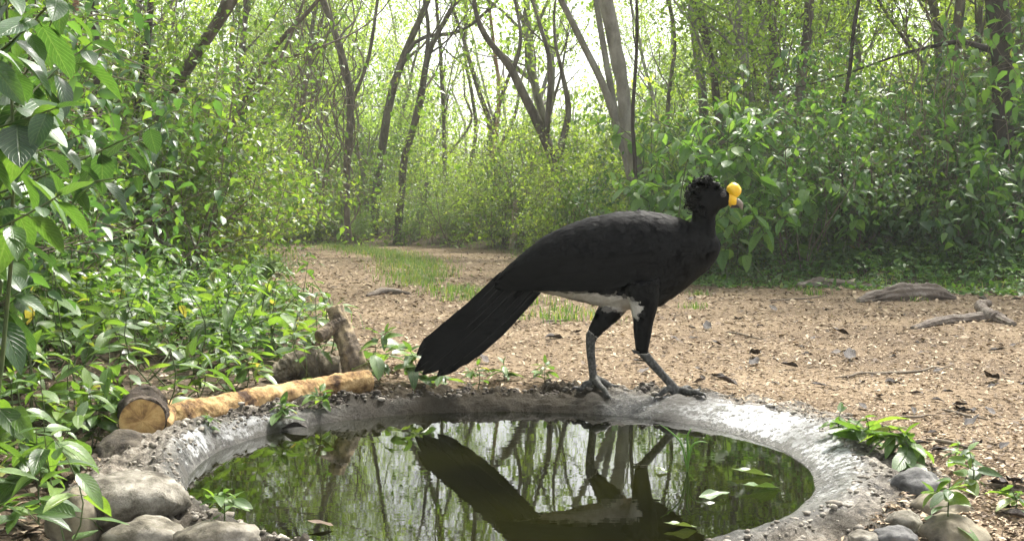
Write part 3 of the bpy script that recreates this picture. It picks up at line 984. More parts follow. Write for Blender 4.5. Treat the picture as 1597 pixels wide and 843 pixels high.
    lv = np.zeros(nv, np.float32)
    d_leg = np.full(nv, 1e9)
    for s_ in skel: d_leg = np.minimum(d_leg, seg_dist(co, s_))
    # white only on the belly, not on the thighs
    jit = np.array([2.5 * noise.fractal(Vector((a * .09, b * .16, 3.0)), 1, 2, 3) for a, b in zip(xs, ys)])
    cen = white(xs, ys, jit).astype(np.float32); up_ = white(xs, ys - 3, jit).astype(np.float32); dn_ = white(xs, ys + 3, jit).astype(np.float32)
    lv[:] = (cen * 2 + up_ + dn_) / 4
    gray = (d_leg < .026) & (ys > 545 + (xs - 1001) * -.1) & (xs > 970)
    gray |= (d_leg < .026) & (ys > 515 + (xs - 920) * .9) & (xs <= 975)
    lv[gray] = 2
    if 'lv' in fin.attributes: fin.attributes.remove(fin.attributes['lv'])
    fin.attributes.new('lv', 'FLOAT', 'POINT').data.foreach_set('value', lv)
    fin.polygons.foreach_set('use_smooth', np.ones(len(fin.polygons), bool))
    fin.materials.clear()
    fin.name = 'body'
    inv = Matrix.Translation(-root.location)
    pm = plumage_mat('black_plumage')
    o = obj('body', fin, pm, root); o.matrix_parent_inverse = inv
    parts = []

    # contour feathers lying over the body
    rng = np.random.default_rng(11)
    areas = (lv < 1.5) & (ys < 520)
    idx = rng.choice(np.nonzero(areas)[0], 3600, replace=False)
    T = np.array([[-.5, .0, 0], [.5, .0, 0], [-.62, .45, .05], [.62, .45, .05], [-.42, .8, .05], [.42, .8, .05], [0, 1.0, .02], [0, .0, .08], [0, .45, .13], [0, .8, .10]])
    F = np.array([[0, 7, 2], [7, 8, 2], [7, 1, 8], [1, 3, 8], [2, 8, 4], [8, 9, 4], [8, 3, 9], [3, 5, 9], [4, 9, 6], [9, 5, 6]])
    mb = MB()
    for i in idx:
        n_ = Vector(nm[i]); x, y = xs[i], ys[i]
        if x > 1062 and y < 405:                        # neck and head: feathers run down
            dv = Vector((-.35, 0, -1.0)); s = .017
            if y < 330: s = .011
        elif y > 486:
            dv = Vector((0, 0, -1)); s = .016
        else:
            k = np.clip((1080 - x) / 280, 0, 1)
            dv = Vector((-1, 0, -.18 - .35 * k)); s = .022 + .020 * k
            if lv[i] > .5: s = .020; dv = Vector((-.6, 0, -.8))
        dv = dv + Vector(rng.normal(0, .14, 3)); dv = dv - n_ * dv.dot(n_)
        if dv.length < 1e-3: continue
        dv.normalize(); X = dv.cross(n_).normalized()
        s *= rng.uniform(.8, 1.2)
        p = Vector(co[i]) - dv * s * .4 + n_ * .0002
        tilt = dv + n_ * rng.uniform(.015, .06)
        vv = [p + X * (t[0] * s * .62) + tilt * (t[1] * s) + n_ * (t[2] * s * .35) for t in T]
        mb.add([tuple(v) for v in vv], F, None, float(lv[i]))
    o = obj('contour_feathers', mb.mesh('contour_feathers'), plumage_mat('feather_black', (.0026, .0027, .0031), .6), root); o.matrix_parent_inverse = inv; o['kind'] = 'stuff'

    # wings: long overlapping feathers on each flank
    for side in (-1, 1):
        mb = MB()
        for row in range(4):
            for k in range(16):
                t = k / 15
                x0 = 1010 - 165 * t - row * 12
                y0 = (392 + row * 15) + 12 * t * (1 - row * .2)
                x1 = max(x0 - (95 + 30 * t) * (.55 + .14 * row), 772 + 6 * (3 - row) + 3 * (15 - k))
                y1 = min(y0 + 20 + 10 * t, 447 - (3 - row) * 6)
                hw = lambda x: np.interp(x, [760, 795, 820, 850, 885, 920, 960, 1000, 1060], [.006, .032, .056, .078, .096, .110, .120, .122, .098]) + .004 + row * -.001
                sec = lambda x, y: max(.25, 1 - ((y - 405) / 95) ** 2) ** .5
                P = []
                m_ = 6
                for j in range(m_ + 1):
                    u = j / m_
                    x, y = x0 + (x1 - x0) * u, y0 + (y1 - y0) * u
                    dy = side * (float(hw(x)) * sec(x, y) + .003 + .0012 * u * (4 - row) + .0008 * (k % 3))
                    P.append(bp_(x, y, 0) + Vector((0, dy, 0)))
                vv, qq = [], []
                for j in range(m_ + 1):
                    u = j / m_
                    w = .017 * (.6 + .8 * u * (1 - u) * 2) * (1 if j < m_ else .25)
                    vv += [tuple(P[j] + Vector((0, 0, w))), tuple(P[j] + Vector((0, side * .0018, 0))), tuple(P[j] - Vector((0, 0, w)))]
                for j in range(m_):
                    a = j * 3
                    qq += [(a, a + 1, a + 4, a + 3), (a + 1, a + 2, a + 5, a + 4)]
                mb.add(vv, None, qq)
        o = obj('wing', mb.mesh('wing'), M['wing_feather'], root); o.matrix_parent_inverse = inv

    # tail feathers
    tips = [(650, 553, 786, 430, .030), (655, 566, 790, 436, .018), (647, 579, 800, 440, .008), (659, 583, 810, 444, -.002), (682, 586, 822, 448, -.012), (703, 573, 832, 450, -.02), (719, 561, 838, 450, -.027)]
    for i, (tx, ty, bx, by, dy) in enumerate(tips):
        a, b = bp_(bx, by, dy * .4), bp_(tx, ty, dy)
        ax = (b - a).normalized(); pr = Vector((ax.z, 0, -ax.x))
        mb = MB(); vv, qq = [], []
        m_ = 14
        L = (b - a).length
        for j in range(m_ + 1):
            u = j / m_
            w = .020 + .010 * min(u * 1.6, 1)
            if u > .86: w *= max(.08, 1 - ((u - .86) / .14) ** 1.6)
            c = a + (b - a) * u + Vector((0, 0, -.012 * math.sin(u * math.pi)))
            for s_ in (-1, -.5, 0, .5, 1):
                ragged = rng.uniform(-.0012, .0012) if abs(s_) == 1 else 0
                vv.append(tuple(c + pr * (w * s_ + ragged) + Vector((0, -.0035 * (1 - abs(s_)) + .002 * s_, 0))))
        for j in range(m_):
            for s_ in range(4):
                k = j * 5 + s_
                qq.append((k, k + 1, k + 6, k + 5))
        mb.add(vv, None, qq)
        o = obj('tail_feather', mb.mesh('tail_feather'), M['wing_feather'], root); o.matrix_parent_inverse = inv
        sh = MB()
        tube(sh, [a + (b - a) * u + Vector((0, -.0045, -.012 * math.sin(u * math.pi))) for u in np.linspace(0, .97, 10)], np.linspace(.0020, .0007, 10), 6)
        obj('shaft', sh.mesh('shaft'), M['shaft'], o)

    # crest of curled feathers
    mb = MB()
    for k in range(640):
        u = rng.uniform(0, 1)
        # root on the crown, from forehead round to nape
        ang = math.radians(44 + 205 * u)
        ro_ = bp_(1104, 308) + Vector((math.cos(ang) * .040, 0, math.sin(ang) * .036))
        yy = rng.normal(0, .018)
        ro_ += Vector((0, yy, 0))
        outd = Vector((math.cos(ang), yy * 14, math.sin(ang) + .15)).normalized()
        L = rng.uniform(.028, .066) * (1 if u > .18 else .6)
        fwd = Vector((.9, 0, -.2)) if u < .65 else Vector((-.2, 0, 1))
        side = Vector((rng.normal(0, .25), 1, rng.normal(0, .25))).normalized()
        n_ = 8; p = ro_.copy(); d = (outd + Vector(rng.normal(0, .22, 3))).normalized()
        curl = rng.uniform(.18, .5) * (1 if rng.random() < .75 else -1)
        vv, qq = [], []
        for j in range(n_ + 1):
            w = .0065 * (1 - .35 * j / n_)
            vv += [tuple(p - side * w), tuple(p + side * w)]
            if j > 3: d = (Matrix.Rotation(curl * (j - 2) * .55, 3, side) @ d).normalized()
            p = p + d * (L / n_)
        for j in range(n_): qq.append((j * 2, j * 2 + 1, j * 2 + 3, j * 2 + 2))
        mb.add(vv, None, qq)
    o = obj('crest', mb.mesh('crest'), M['crest'], root); o.matrix_parent_inverse = inv

    # bill: knob, cere, upper and lower mandible
    V, F = ico(3)
    def blob(name, c, size, mat, parent=root, namp=.0):
        W = V * np.array(size) * (1 + namp * np.array([noise.noise(Vector(v * 2.3)) for v in V])[:, None])
        b_ = MB(); b_.add(W + np.array(c), F)
        o_ = obj(name, b_.mesh(name), mat, parent); o_.matrix_parent_inverse = inv if parent is root else Matrix()
        return o_
    blob('bill_knob', bp_(1144.5, 297), (.0265, .0235, .028), M['yellow'], namp=.12)
    mb = MB()
    P, R = smooth_path([bp_(1131, 304), bp_(1138, 310), bp_(1144, 314), bp_(1149, 316)], [.014, .0235, .019, .011], 5)
    tube(mb, P, R, 16)
    P, R = smooth_path([bp_(1140, 314), bp_(1141, 320), bp_(1141, 323)], [.012, .0095, .004], 5)
    tube(mb, P, R, 12)
    o = obj('cere', mb.mesh('cere'), M['yellow'], root); o.matrix_parent_inverse = inv
    mb = MB()
    P, R = smooth_path([bp_(1144, 314), bp_(1150, 315), bp_(1155, 319), bp_(1157, 327)], [.014, .0135, .010, .0015], 6)
    tube(mb, P, R, 14)
    o = obj('upper_mandible', mb.mesh('upper_mandible'), M['horn'], root); o.matrix_parent_inverse = inv
    mb = MB()
    P, R = smooth_path([bp_(1140, 320), bp_(1147, 321), bp_(1153, 324)], [.011, .009, .002], 6)
    tube(mb, P, R, 12)
    o = obj('lower_mandible', mb.mesh('lower_mandible'), M['horn_dark'], root); o.matrix_parent_inverse = inv
    for s_ in (-1, 1):
        c = bp_(1125.5, 303.5) + Vector((0, s_ * .0315, 0))
        blob('eye', c, (.0078, .005, .0078), M['eye'])
        mb = MB()
        ring = [c + Vector((math.cos(a) * .0095, s_ * .0008, math.sin(a) * .0085)) for a in np.linspace(0, 2 * math.pi, 17)]
        tube(mb, ring, .0016, 6)
        o = obj('eyelid', mb.mesh('eyelid'), M['eyelid'], root); o.matrix_parent_inverse = inv
    for p, d in claws:
        mb = MB()
        P = [p - d * .004, p + d * .010 + Vector((0, 0, .002)), p + d * .018 + Vector((0, 0, -.003)), p + d * .022 + Vector((0, 0, -.010))]
        P, R = smooth_path(P, [.0062, .005, .0035, .0008], 3)
        tube(mb, P, R, 8)
        o = obj('claw', mb.mesh('claw'), M['horn_dark'], root); o.matrix_parent_inverse = inv
    # hind spur at the near ankle joint
    mb = MB(); tube(mb, [bp_(997, 549, near), bp_(989, 548, near), bp_(985, 545, near)], [.008, .006, .001], 8)
    o = obj('ankle_spur', mb.mesh('ankle_spur'), M['horn_dark'], root); o.matrix_parent_inverse = inv


M['wing_feather'] = noise_mat('wing_feather', [(.3, (.0014, .0015, .0017)), (.6, (.0026, .0027, .003)), (.8, (.006, .006, .007))], 30, .58, .3, 60, (1, 1, 3), dist=.003, spec=.06)
M['shaft'] = noise_mat('feather_shaft', [(.3, (.006, .006, .006)), (.7, (.014, .0135, .013))], 30, .45, 0)
M['crest'] = noise_mat('crest_feather', [(.3, (.002, .002, .0022)), (.7, (.005, .005, .006))], 30, .75, 0, spec=.15)
M['yellow'] = noise_mat('yellow_knob', [(.3, (.72, .40, .012)), (.6, (.86, .55, .018))], 30, .42, .25, 160, dist=.002, spec=.5)
M['horn'] = noise_mat('bill_horn', [(.3, (.10, .085, .07)), (.7, (.26, .22, .18))], 40, .4, 0)
M['horn_dark'] = noise_mat('dark_horn', [(.3, (.02, .02, .02)), (.7, (.07, .065, .06))], 40, .45, 0)
M['eye'] = noise_mat('eye', [(.4, (.008, .006, .005)), (.6, (.02, .012, .008))], 40, .08, 0, spec=.6)
M['eyelid'] = noise_mat('eyelid_skin', [(.4, (.05, .05, .05)), (.6, (.10, .10, .10))], 60, .6, 0)
M['grass_shoot'] = leaf_mat('grass_shoot', [(0, (.10, .20, .04)), (1, (.16, .28, .05))], .3, .4)
build_bird()

# ------------------------------------------------------------------ trees
def rvec(rng, s=1.0):
    return Vector(rng.normal(0, s, 3))


def grow(mb, twigs, p, d, L, r, depth, rng, sides=5, up=.12, wander=.22, nch=(3, 5), start=.25, spread=.9):
    n = max(4, int(6 + depth * 2))
    pts, rad = [p.copy()], [r]
    d = d.normalized()
    for i in range(n):
        d = (d + rvec(rng, wander) * (.6 if depth else 1) + Vector((0, 0, up))).normalized()
        p = p + d * (L / n)
        pts.append(p.copy()); rad.append(r * (1 - .72 * (i + 1) / n))
    tube(mb, pts, rad, sides if depth else 4, cap=False)
    if depth == 0:
        twigs.append(pts)
        return
    for c in range(rng.integers(nch[0], nch[1] + 1)):
        t = rng.uniform(start, 1.0)
        k = min(int(t * n), n - 1)
        q = pts[k].lerp(pts[k + 1], t * n - k)
        dd = (pts[k + 1] - pts[k]).normalized()
        side = rvec(rng); side = (side - dd * side.dot(dd)).normalized()
        grow(mb, twigs, q, dd * (1 - spread * .45) + side * spread, L * rng.uniform(.42, .68), max(rad[k] * rng.uniform(.45, .65), .003), depth - 1, rng, sides, up, wander * 1.1, nch, .2, spread)
    twigs.append(pts[-4:])


def leaves_on(twigs, per, size, rng, scatter=.10, wid=.55, tpl=LEAF_S, droop=.5, cap=None):
    P, D = [], []
    for tw in twigs:
        m = rng.poisson(per)
        if m == 0: continue
        a = np.array([tuple(q) for q in tw])
        t = rng.uniform(0.1, 1, m) * (len(a) - 1)
        i = np.minimum(t.astype(int), len(a) - 2)
        base = a[i] + (a[i + 1] - a[i]) * (t - i)[:, None]
        P.append(base + rng.normal(0, scatter, (m, 3)))
        dd = rng.normal(0, 1, (m, 3)) + (a[i + 1] - a[i]) * 2
        dd[:, 2] = dd[:, 2] * .6 - droop
        D.append(dd)
    mb = MB()
    if P:
        P = np.concatenate(P); D = np.concatenate(D)
        # light and dark clumps of foliage: leaves near each other share a shade
        cl = np.array([noise.noise(Vector(p * 1.7)) for p in P])
        lv = np.clip(.42 + cl * .5 + rng.normal(0, .17, len(P)), 0, .999)
        leaf_cloud(mb, P, D, size * rng.uniform(.65, 1.3, len(P)), wid, rng, tpl, lv=lv)
    return mb


TREE_GROUP = 'slender trees of the dry forest'


def px_tree(name, label, Y, path, mat, seed, limbs=(), top=7.5, per=14, leaf=.055, nbr=7, crown_mat='leaf_tree', low=2.2, dY=0.0, crown=True):
    """trunk drawn through pixel points (x, y, width) that stand Y metres ahead; grows on above the frame"""
    rng = np.random.default_rng(seed)
    base = at(path[0][0], path[0][1], Y)
    b = Vector((base.x, Y, gz(base.x, Y) - .06))
    pts = [b] + [at(x, y, Y + dY * i / len(path)) for i, (x, y, w) in enumerate(path)][1:]
    rad = [w * .38 / FPX * Y for _, _, w in path]
    # carry on above the picture
    d = (pts[-1] - pts[-2]).normalized()
    p, r = pts[-1].copy(), rad[-1]
    while p.z < top:
        d = (d + rvec(rng, .10) + Vector((0, 0, .16))).normalized()
        p = p + d * .9
        r *= .86
        pts.append(p.copy()); rad.append(max(r, .012))
    P, R = smooth_path(pts, rad, 5)
    kn = [1 + .16 * noise.noise(Vector((seed, i * .45, 0))) for i in range(len(P))]
    P = [p_ + Vector((noise.noise(Vector((seed, p_.z * 1.6, 1))), noise.noise(Vector((seed, p_.z * 1.6, 7))), 0)) * .03 for p_ in P]
    root = empty(name, b, label, 'tree')
    loc = Vector(b)
    mb = MB(); twigs = []
    tube(mb, [q - loc for q in P], [a * k for a, k in zip(R, kn)], 10)
    for limb in limbs:
        lp = [at(x, y, Y + .15 * i) - loc for i, (x, y, w) in enumerate(limb)]
        lr = [w * .40 / FPX * Y for _, _, w in limb]
        dd = (lp[-1] - lp[-2]).normalized(); q = lp[-1].copy(); r_ = lr[-1]
        for _ in range(3):
            dd = (dd + rvec(rng, .2) + Vector((0, 0, .1))).normalized(); q = q + dd * .6; r_ *= .7
            lp.append(q.copy()); lr.append(max(r_, .006))
        lp, lr = smooth_path(lp, lr, 4)
        tube(mb, lp, lr, 7)
        for _ in range(3):
            k = rng.integers(len(lp) // 2, len(lp))
            grow(mb, twigs, lp[k], (lp[k] - lp[k - 1]).normalized() + rvec(rng, .6), rng.uniform(.8, 1.4), lr[k] * .6, 1, rng, wander=.25)
    if crown:
        zs = [q.z for q in P]
        cand = [i for i, z in enumerate(zs) if z > low]
        for c in range(nbr):
            i = cand[int(rng.uniform(0, .98) * len(cand))] if cand else len(P) - 2
            i = min(i, len(P) - 2)
            dd = (P[i + 1] - P[i]).normalized(); side = rvec(rng); side.z = abs(side.z) * .3
            grow(mb, twigs, P[i] - loc, dd * .6 + side.normalized() * .9, rng.uniform(1.3, 2.6), R[i] * .42, 2, rng, wander=.2)
    obj('trunk', mb.mesh('trunk'), M[mat], root)
    if crown:
        lb = leaves_on(twigs, per, leaf, rng, .12)
        obj('crown', lb.mesh('crown', False), M[crown_mat], root)
    return root


px_tree('grey_trunk_tree', 'thick smooth grey trunk leaning beside the broad-leaved bush', 12, [(1012, 425, 34), (1000, 320, 29), (978, 185, 27), (968, 120, 28), (957, 60, 30), (943, -12, 30)], 'bark_pale', 1, low=3.2)
px_tree('lichen_tree', 'pale lichened trunk crossing behind the thick grey trunk', 13, [(995, 412, 19), (985, 300, 17), (965, 200, 17), (928, 108, 15), (890, 30, 13), (868, -15, 12)], 'bark_pale', 2, limbs=[[(962, 190, 14), (945, 95, 13), (928, -10, 12)]], low=3)
px_tree('forked_tree', 'brown forked tree with three spreading limbs at the far trail end', 16, [(890, 398, 26), (884, 330, 24), (872, 262, 24), (848, 212, 20), (800, 115, 17), (757, 55, 12), (738, -12, 9)], 'bark', 3,
        limbs=[[(868, 255, 15), (886, 178, 13), (878, 120, 9)], [(852, 215, 12), (858, 105, 10), (842, 40, 8), (826, -10, 6)], [(800, 115, 9), (812, 60, 7), (800, -10, 5)]], low=3.4)
px_tree('twin_stem_tree', 'slim tree with twisting twin stems beside the pale broken limb', 22.5, [(768, 394, 16), (768, 300, 14), (765, 200, 13), (746, 140, 10), (722, 60, 8), (700, -12, 6)], 'bark', 4,
        limbs=[[(766, 205, 10), (786, 140, 8), (808, 80, 6), (820, 20, 5)], [(766, 250, 8), (800, 190, 7), (812, 130, 5)]], low=3.2)
px_tree('leaning_tree', 'slender leaning brown tree with a long bare limb over the trail', 21.5, [(618, 430, 17), (622, 350, 16), (632, 245, 15), (655, 160, 15), (668, 85, 12), (698, 25, 10), (716, -12, 8)], 'bark', 5,
        limbs=[[(610, 150, 9), (648, 66, 8), (722, 47, 8), (785, -8, 5)], [(660, 130, 9), (668, 50, 8), (660, -10, 7)]], low=2.8)
px_tree('leaning_snag', 'short broken snag beside the slender leaning brown tree', 22, [(645, 418, 18), (652, 350, 16), (668, 285, 13)], 'bark', 6, top=1.2, crown=False)
px_tree('vine_covered_tree', 'brown trunk wrapped in hanging dry vines left of the trail', 20.5, [(548, 434, 14), (540, 310, 13), (546, 165, 16), (532, 82, 15), (500, -12, 13)], 'bark', 7, low=2.6,
        limbs=[[(545, 170, 8), (575, 90, 7), (590, -10, 6)]])
px_tree('shaded_tree', 'dim grey trunk slanting up behind the vine-covered tree', 23.5, [(582, 415, 20), (592, 260, 19), (615, 130, 16), (672, -12, 12)], 'bark', 8, low=3)
px_tree('slanting_tree', 'stout grey-brown trunk slanting steeply out of the left thicket', 8.5, [(150, 450, 28), (245, 190, 25), (300, 95, 24), (366, -12, 24)], 'bark', 9, low=2.4,
        limbs=[[(285, 120, 10), (318, 60, 9), (345, 10, 8)]])
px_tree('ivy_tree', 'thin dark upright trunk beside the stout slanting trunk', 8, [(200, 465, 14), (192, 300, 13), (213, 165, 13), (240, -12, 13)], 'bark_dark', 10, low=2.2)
px_tree('crooked_tree', 'crooked brown stem arching through the left thicket', 10, [(322, 440, 14), (345, 250, 12), (392, 130, 11), (442, 60, 10), (492, 5, 8)], 'bark', 11, low=2.4, limbs=[[(395, 128, 8), (420, 100, 7), (480, 80, 5)], [(370, 190, 7), (430, 105, 6), (468, 18, 6)]])
px_tree('red_bark_tree', 'thin trunk with peeling orange-red bark in the left thicket', 6.5, [(104, 505, 16), (112, 120, 13), (119, -12, 13)], 'bark_red', 12, low=2.2, per=9)
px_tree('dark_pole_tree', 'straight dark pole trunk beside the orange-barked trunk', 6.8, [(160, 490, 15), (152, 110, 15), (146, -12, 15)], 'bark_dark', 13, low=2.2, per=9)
px_tree('right_grey_tree', 'grey upright trunk behind the right thicket', 13, [(1240, 420, 20), (1243, 200, 18), (1256, 70, 20), (1264, -12, 20)], 'bark', 14, low=3)
px_tree('tilted_pale_tree', 'pale tilted trunk above the broad-leaved bush', 14, [(1145, 415, 18), (1112, 110, 15), (1096, 40, 16), (1080, -12, 17)], 'bark', 15, low=3)
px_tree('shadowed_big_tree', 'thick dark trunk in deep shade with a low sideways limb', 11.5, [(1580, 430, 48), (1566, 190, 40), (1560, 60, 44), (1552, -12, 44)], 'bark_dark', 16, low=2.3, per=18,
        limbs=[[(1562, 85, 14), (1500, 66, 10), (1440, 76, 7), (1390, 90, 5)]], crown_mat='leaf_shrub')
px_tree('thin_right_tree', 'thin dark stem curving up through the right thicket', 11, [(1316, 430, 9), (1310, 240, 9), (1322, 130, 8), (1340, -12, 8)], 'bark_dark', 17, low=2.4)
px_tree('sapling_tree', 'very thin dark sapling stem beside the thick grey trunk', 11, [(1002, 430, 9), (988, 200, 8), (994, 60, 7), (990, -12, 6)], 'bark_dark', 18, low=2.0, nbr=4)
px_tree('white_limb', 'pale peeled broken trunk leaning with reddish base', 19.4, [(798, 394, 15), (806, 315, 14), (824, 268, 14), (848, 228, 11)], 'peeled', 19, top=1, crown=False)
px_tree('red_stump', 'reddish peeling trunk beside the pale broken one', 22.3, [(782, 392, 14), (778, 330, 12), (770, 240, 10), (778, 150, 8), (760, -12, 7)], 'bark_red', 20, low=3.2)
px_tree('far_thin_tree', 'thin straight grey stem far beyond the slender leaning brown tree', 24, [(690, 392, 9), (693, 250, 8), (690, 140, 8), (680, -12, 7)], 'bark', 21, low=2.6, limbs=[[(693, 250, 5), (735, 190, 5), (725, 150, 4)]])
px_tree('far_slim_tree', 'slim leaning stem far beyond the twin-stemmed tree', 25, [(715, 388, 9), (735, 250, 8), (742, 190, 8), (725, 80, 7), (728, -12, 6)], 'bark', 22, low=2.6)
px_tree('lattice_tree', 'grey stem with fine bare twigs behind the forked tree', 22, [(840, 382, 10), (850, 250, 9), (862, 100, 8), (830, -12, 7)], 'bark_pale', 23, low=3, per=9)
px_tree('far_right_tree', 'pale thin stem beyond the thick grey trunk', 20, [(1045, 390, 11), (1040, 200, 9), (1052, 60, 8), (1040, -12, 8)], 'bark', 24, low=2.6)

# hanging dry vines
def vines(name, label, spots, Y, seed, n):
    rng = np.random.default_rng(seed); mb = MB()
    for k in range(n):
        x = rng.uniform(*spots[0]); y0 = rng.uniform(-20, 120); y1 = rng.uniform(*spots[1])
        pts = [at(x + rng.normal(0, 7) + 12 * math.sin(i * .8 + k), y0 + (y1 - y0) * i / 8, Y + rng.normal(0, .06)) for i in range(9)]
        P, R = smooth_path(pts, [rng.uniform(.003, .008) * Y / 11] * 9, 3)
        tube(mb, P, R, 4, cap=False)
    tag(obj(name, mb.mesh(name), M['twig']), label, 'vines')


vines('dry_vines', 'tangle of dry brown vines hanging on the vine-covered trunk', ((455, 575), (240, 370)), 20.3, 3, 34)
vines('hanging_vines', 'loose bare vines hanging through the right thicket', ((1380, 1500), (230, 400)), 11, 5, 12)

# generic forest trees: a few grown ones, copied
def forest_proto(seed, H, leafsize, per, mat, cmat):
    rng = np.random.default_rng(seed)
    mb = MB(); twigs = []
    p = Vector((0, 0, -.1)); d = Vector((rng.normal(0, .12), rng.normal(0, .12), 1)).normalized()
    pts, rad = [p.copy()], [.085]
    n = 12
    for i in range(n):
        d = (d + rvec(rng, .09) + Vector((0, 0, .12))).normalized()
        p = p + d * (H / n); pts.append(p.copy()); rad.append(.085 * (1 - .8 * (i + 1) / n))
    P, R = smooth_path(pts, rad, 3)
    tube(mb, P, R, 8)
    for c in range(13):
        i = int(len(P) * rng.uniform(.22, .95)); i = min(i, len(P) - 2)
        side = rvec(rng); side.z = abs(side.z) * .4
        grow(mb, twigs, P[i], (P[i + 1] - P[i]).normalized() * .5 + side.normalized(), rng.uniform(1.1, 2.2), R[i] * .5, 2, rng, sides=4, wander=.2)
    return mb.mesh('trunk'), leaves_on(twigs, per, leafsize, rng, .14).mesh('crown', False), M[mat], M[cmat]


PROTO = [forest_proto(100 + i, H, ls, pr, m_, c_) for i, (H, ls, pr, m_, c_) in enumerate([
    (7.5, .075, 20, 'bark', 'leaf_tree'), (9, .08, 17, 'bark_pale', 'leaf_tree'), (6.5, .075, 20, 'bark', 'leaf_tree'), (8, .09, 18, 'bark_pale', 'leaf_far'), (7, .09, 20, 'bark_pale', 'leaf_far')])]
for t_, c_, a_, b_ in PROTO:
    t_.materials.append(a_); c_.materials.append(b_)


PKIND = ('brown-barked leafy tree', 'tall pale-barked leafy tree', 'short brown-barked leafy tree', 'tall pale-barked airy tree', 'short pale-barked airy tree')


def place_tree(x, y, k, s, rz, label, group):
    label = PKIND[k] + ' ' + label; group = PKIND[k] + 's ' + group
    root = empty('forest_tree', (x, y, gz(x, y) if y < 60 else .2), label, 'tree', group)
    root.scale = (s, s, s * random.uniform(.9, 1.15)); root.rotation_euler = (0, 0, rz)
    obj('trunk', PROTO[k][0], None, root); obj('crown', PROTO[k][1], None, root)


random.seed(4)
cnt = 0
tries = 0
while cnt < 150 and tries < 4000:
    tries += 1
    y = random.uniform(13, 48)
    x = random.uniform(-.62, .62) * y
    if sd1(x, y) < .8: continue
    cen = abs(x / y - .03) < .12
    if cen and (y < 30 or random.random() < .5) and random.random() < .85: continue
    side = 'left of the trail' if x < -.12 * y else ('right of the trail' if x > .14 * y else 'closing the far end of the trail')
    place_tree(x, y, random.randrange(5) if y < 25 else random.choice((1, 3, 4)), random.uniform(.75, 1.15), random.uniform(0, 6.28), 'in the forest ' + side, 'in the forest ' + side)
    cnt += 1
for x, y in ((-5.2, 5.5), (-4.4, 8.2), (-6, 2.5), (7.2, 5), (7.6, 8.6), (6.9, 10.6), (-5.4, 10.2), (-7.5, 12), (8, 1.5), (-5, -1)):
    place_tree(x, y, random.randrange(3), random.uniform(.8, 1), random.uniform(0, 6.28), 'beside the near clearing', 'beside the near clearing')

# the wood beyond, one mass
def distant_wood():
    rng = np.random.default_rng(77)
    mb = MB()
    P = []
    for k in range(620):
        y = rng.uniform(46, 80); x = rng.uniform(-.62, .62) * y
        h = rng.uniform(1.0, 7.5)
        if abs(x / y - .05) < .16: h = rng.uniform(.8, 6.6)
        n = 110
        P.append(np.array([x, y, h]) + rng.normal(0, 1, (n, 3)) * np.array([1.6, 1.2, 1.1]))
    P = np.concatenate(P); P = P[P[:, 2] > 0]
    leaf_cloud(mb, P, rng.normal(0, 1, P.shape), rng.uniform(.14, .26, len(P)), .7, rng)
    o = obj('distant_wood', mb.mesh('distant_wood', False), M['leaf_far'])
    tag(o, 'pale green mass of distant forest beyond the trail', 'forest', kind='stuff')
    mb = MB()
    for k in range(120):
        y = rng.uniform(46, 78); x = rng.uniform(-.62, .62) * y
        p = Vector((x, y, 0)); pts = [p]
        for i in range(5): p = p + Vector((rng.normal(0, .35), rng.normal(0, .3), 1.6)); pts.append(p)
        tube(mb, pts, np.linspace(.11, .04, 6), 5)
    o = obj('distant_trunks', mb.mesh('distant_trunks'), M['bark'])
    tag(o, 'thin grey trunks of the distant forest', 'forest', kind='stuff')


distant_wood()

# ------------------------------------------------------------------ shrubs
def shrub_proto(seed, H, spread, stems, leafsize, per, wid=.55, droop=.5, tpl=LEAF_S, scatter=.06):
    rng = np.random.default_rng(seed)
    mb = MB(); twigs = []
    for s in range(stems):
        a = rng.uniform(0, 6.28)
        d = Vector((math.cos(a) * spread, math.sin(a) * spread, 1))
        grow(mb, twigs, Vector((math.cos(a) * .06, math.sin(a) * .06, -.05)), d, H * rng.uniform(.6, 1.05), .012, 2, rng, sides=4, up=.05, wander=.16, nch=(4, 6), start=.1, spread=1.0)
    return mb.mesh('stems'), leaves_on(twigs, per, leafsize, rng, scatter, wid, tpl, droop).mesh('foliage', False)


SHRUB = {'fine': [shrub_proto(200 + i, h, sp, 6, .058, 13, .58) for i, (h, sp) in enumerate([(1.5, .5), (2.0, .45), (1.2, .7), (2.5, .4)])],
         'mid': [shrub_proto(210 + i, h, sp, 6, .078, 8, .55, .6, LEAF_6) for i, (h, sp) in enumerate([(1.3, .5), (1.8, .45), (1.0, .7), (2.3, .4)])],
         'large': [shrub_proto(220 + i, h, sp, 5, .12, 5, .5, .8, LEAF_6, .07) for i, (h, sp) in enumerate([(1.3, .5), (1.9, .45), (1.0, .6)])]}
SH_COPY = {}


TONE = {'leaf_shrub': 'mid-green', 'leaf_tree': 'yellow-green', 'leaf_dark': 'dark green', 'leaf_far': 'pale green'}
SIZE = {'fine': ('short fine-leaved', 'tall fine-leaved', 'spreading fine-leaved', 'very tall fine-leaved'), 'mid': ('short', 'tall', 'spreading', 'very tall'), 'large': ('short large-leaved', 'tall large-leaved', 'spreading large-leaved')}


